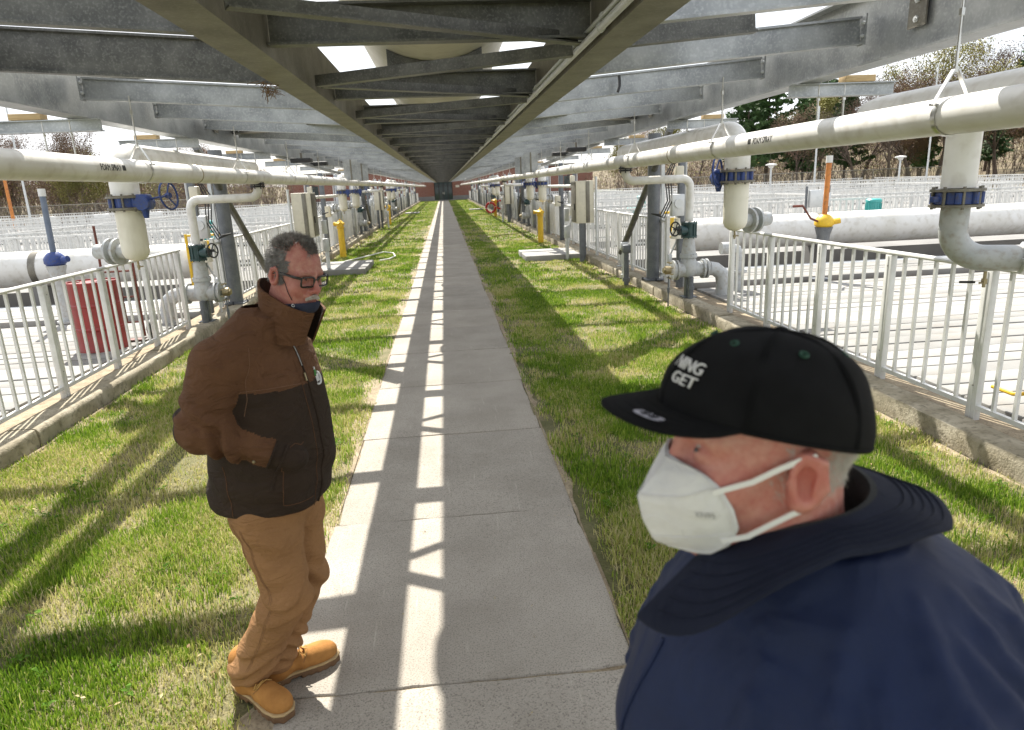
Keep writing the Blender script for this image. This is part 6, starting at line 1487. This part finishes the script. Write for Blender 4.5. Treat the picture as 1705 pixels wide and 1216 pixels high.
for pts_, rr in (([(-.05,.11,1.62),(-.09,.17,1.55),(-.12,.22,1.46),(-.14,.26,1.34)],.013), ([(-.10,.09,1.61),(-.15,.13,1.55),(-.20,.17,1.45),(-.23,.19,1.30)],.012), ([(.0,.12,1.62),(-.01,.19,1.57),(-.01,.27,1.50),(-.01,.33,1.40)],.013),
                 ([(.06,.12,1.60),(.08,.18,1.54),(.10,.23,1.46),(.12,.26,1.33)],.013), ([(.13,.10,1.56),(.17,.14,1.48),(.20,.17,1.38),(.21,.18,1.25)],.012), ([(-.15,.04,1.60),(-.20,.05,1.52),(-.24,.06,1.42),(-.25,.06,1.25)],.013),
                 ([(.03,.16,1.57),(.05,.22,1.52),(.05,.28,1.46)],.009), ([(-.07,.20,1.53),(-.06,.26,1.49),(-.05,.31,1.43)],.009), ([(-.03,.14,1.60),(-.05,.20,1.55),(-.07,.26,1.47)],.008)):
    P0 = np.array(pts_); s = np.linspace(0,len(pts_)-1,8); Q0 = np.stack([np.interp(s,np.arange(len(pts_)),P0[:,m]) for m in range(3)],1); Q0[:,0] += .010*np.sin(s*2.3+rr*900); Q0 = onto(Q0,jk2,-.002)
    R0 = rr*np.sin(np.linspace(.35,math.pi-.15,8))
    _fl += [(Q0[m],Q0[m+1],R0[m],R0[m+1]) for m in range(7)]
FOLDS = _fl
V, F = surf_nets(jk2, (-.36,-.46,.76), (.36,.46,1.70), .0072); jo2 = person_part('jacket', xf(B2,V)-off2, F, 'navy_jacket', man2)
# wide turned-down collar: inner stand, fold, outer leaf with corded rows
mb = MB(); nS, nT = 56, 16; vs = []
def collar_pt(s, t):
    """s -1..1 around (0 back), t 0 neck side .. 1 outer edge"""
    ph = math.pi+s*math.pi*.90; c_, sn_ = math.cos(ph), math.sin(ph); back = (1-c_)/2
    top_z = 1.674+.058*back**.3; cf_ = .066
    if t < .22:
        k = t/.22; r_f, r_l = .076+.005*k, .080+.005*k; z = top_z-.075*(1-k)
    else:
        k = (t-.22)/.78; r_f = .081+k*(.112+.022*(1-back)); r_l = .085+k*(.030+.16*(1-back)**4); zo = 1.612+.094*min(1,2*back)**.8-.024*max(0,2*back-1)
        z = top_z*(1-k)+zo*k+.0025*math.sin(k*math.pi)+.005*math.sin(6*ph+1)*k*k
    return Vector((cf_+c_*r_f, sn_*r_l, z))
for lay in (0,1):
    for i in range(nS+1):
        for j in range(nT+1):
            p = collar_pt(-1+1.52*i/nS, j/nT); vs.append(p+Vector((0,0,-.0045*lay)))
fs = []; ms_ = []; W1 = nT+1; Q = (nS+1)*W1
for i in range(nS):
    for j in range(nT): fs.append((i*W1+j,(i+1)*W1+j,(i+1)*W1+j+1,i*W1+j+1)); ms_.append(1 if j < 5 else 0); fs.append((Q+i*W1+j,Q+i*W1+j+1,Q+(i+1)*W1+j+1,Q+(i+1)*W1+j)); ms_.append(0)
    fs.append((i*W1+nT,(i+1)*W1+nT,Q+(i+1)*W1+nT,Q+i*W1+nT)); ms_.append(0)
for i in (0,nS):
    for j in range(nT): fs.append((i*W1+j,i*W1+j+1,Q+i*W1+j+1,Q+i*W1+j)); ms_.append(0)
mb.add(vs,fs); mb.m = ms_; cl2 = mb_part('collar', mb, B2, ['collar_cord','collar_lining'], man2, jo2, 70)
mb = MB()
for t in (.55,.64,.73,.82,.91): mb.tube([collar_pt(s,t)+Vector((0,0,.0008)) for s in np.linspace(-.97,.50,70)], .0013, 5)
mb_part('collar_stitching', mb, B2, 'collar_cord', man2, cl2)
def seam2(nm, pts, r, m_, n=24): return seam(nm, pts, r, m_, jo2, n, .001, jk2, B2, man2)
seam2('front_zip', [(.26,0,1.55),(.30,0,1.40),(.28,0,1.2),(.24,0,.85)], .003, 'navy_jacket', 40); seam2('yoke_seam', [(-.10,.20,1.50),(-.17,.12,1.52),(-.19,0,1.53),(-.17,-.12,1.52),(-.10,-.20,1.50)], .0011, 'collar_cord', 40); seam2('armhole_seam', [(.06,.20,1.50),(.0,.245,1.535),(-.07,.25,1.50),(-.11,.26,1.42)], .0011, 'collar_cord', 30)
# lower body, out of the picture but present
def pants2(p):
    q = p.copy(); q[:,1] = np.abs(q[:,1]); d = ell(q,(-.02,0,.86),(.19,.22,.14)); d = smin(d, cone(q,(0,.11,.82),(.02,.13,.48),.13,.095), .03); d = smin(d, cone(q,(.02,.13,.48),(-.02,.14,.09),.095,.085), .03); return smax(d, .05-p[:,2], .01)-.004*np.sin(p[:,2]*40+6*p[:,0])
V, F = surf_nets(pants2, (-.30,-.30,.03), (.26,.30,1.0), .011); mat('dark_denim', (.025,.03,.045), (.03,.036,.05), 20, .85); person_part('trousers', xf(B2L,V)-off2, F, 'dark_denim', man2)
for s in (-1,1):
    sh = lambda p: smax(smin(ell(p,(.05,s*.14,.05),(.15,.055,.06)), cone(p,(-.03,s*.14,.05),(-.02,s*.14,.12),.05,.055), .03), .004-p[:,2], .005)
    V, F = surf_nets(sh, (-.14,s*.14-.09,-.01), (.24,s*.14+.09,.2), .006); person_part('shoe', xf(B2L,V)-off2, F, 'black', man2)
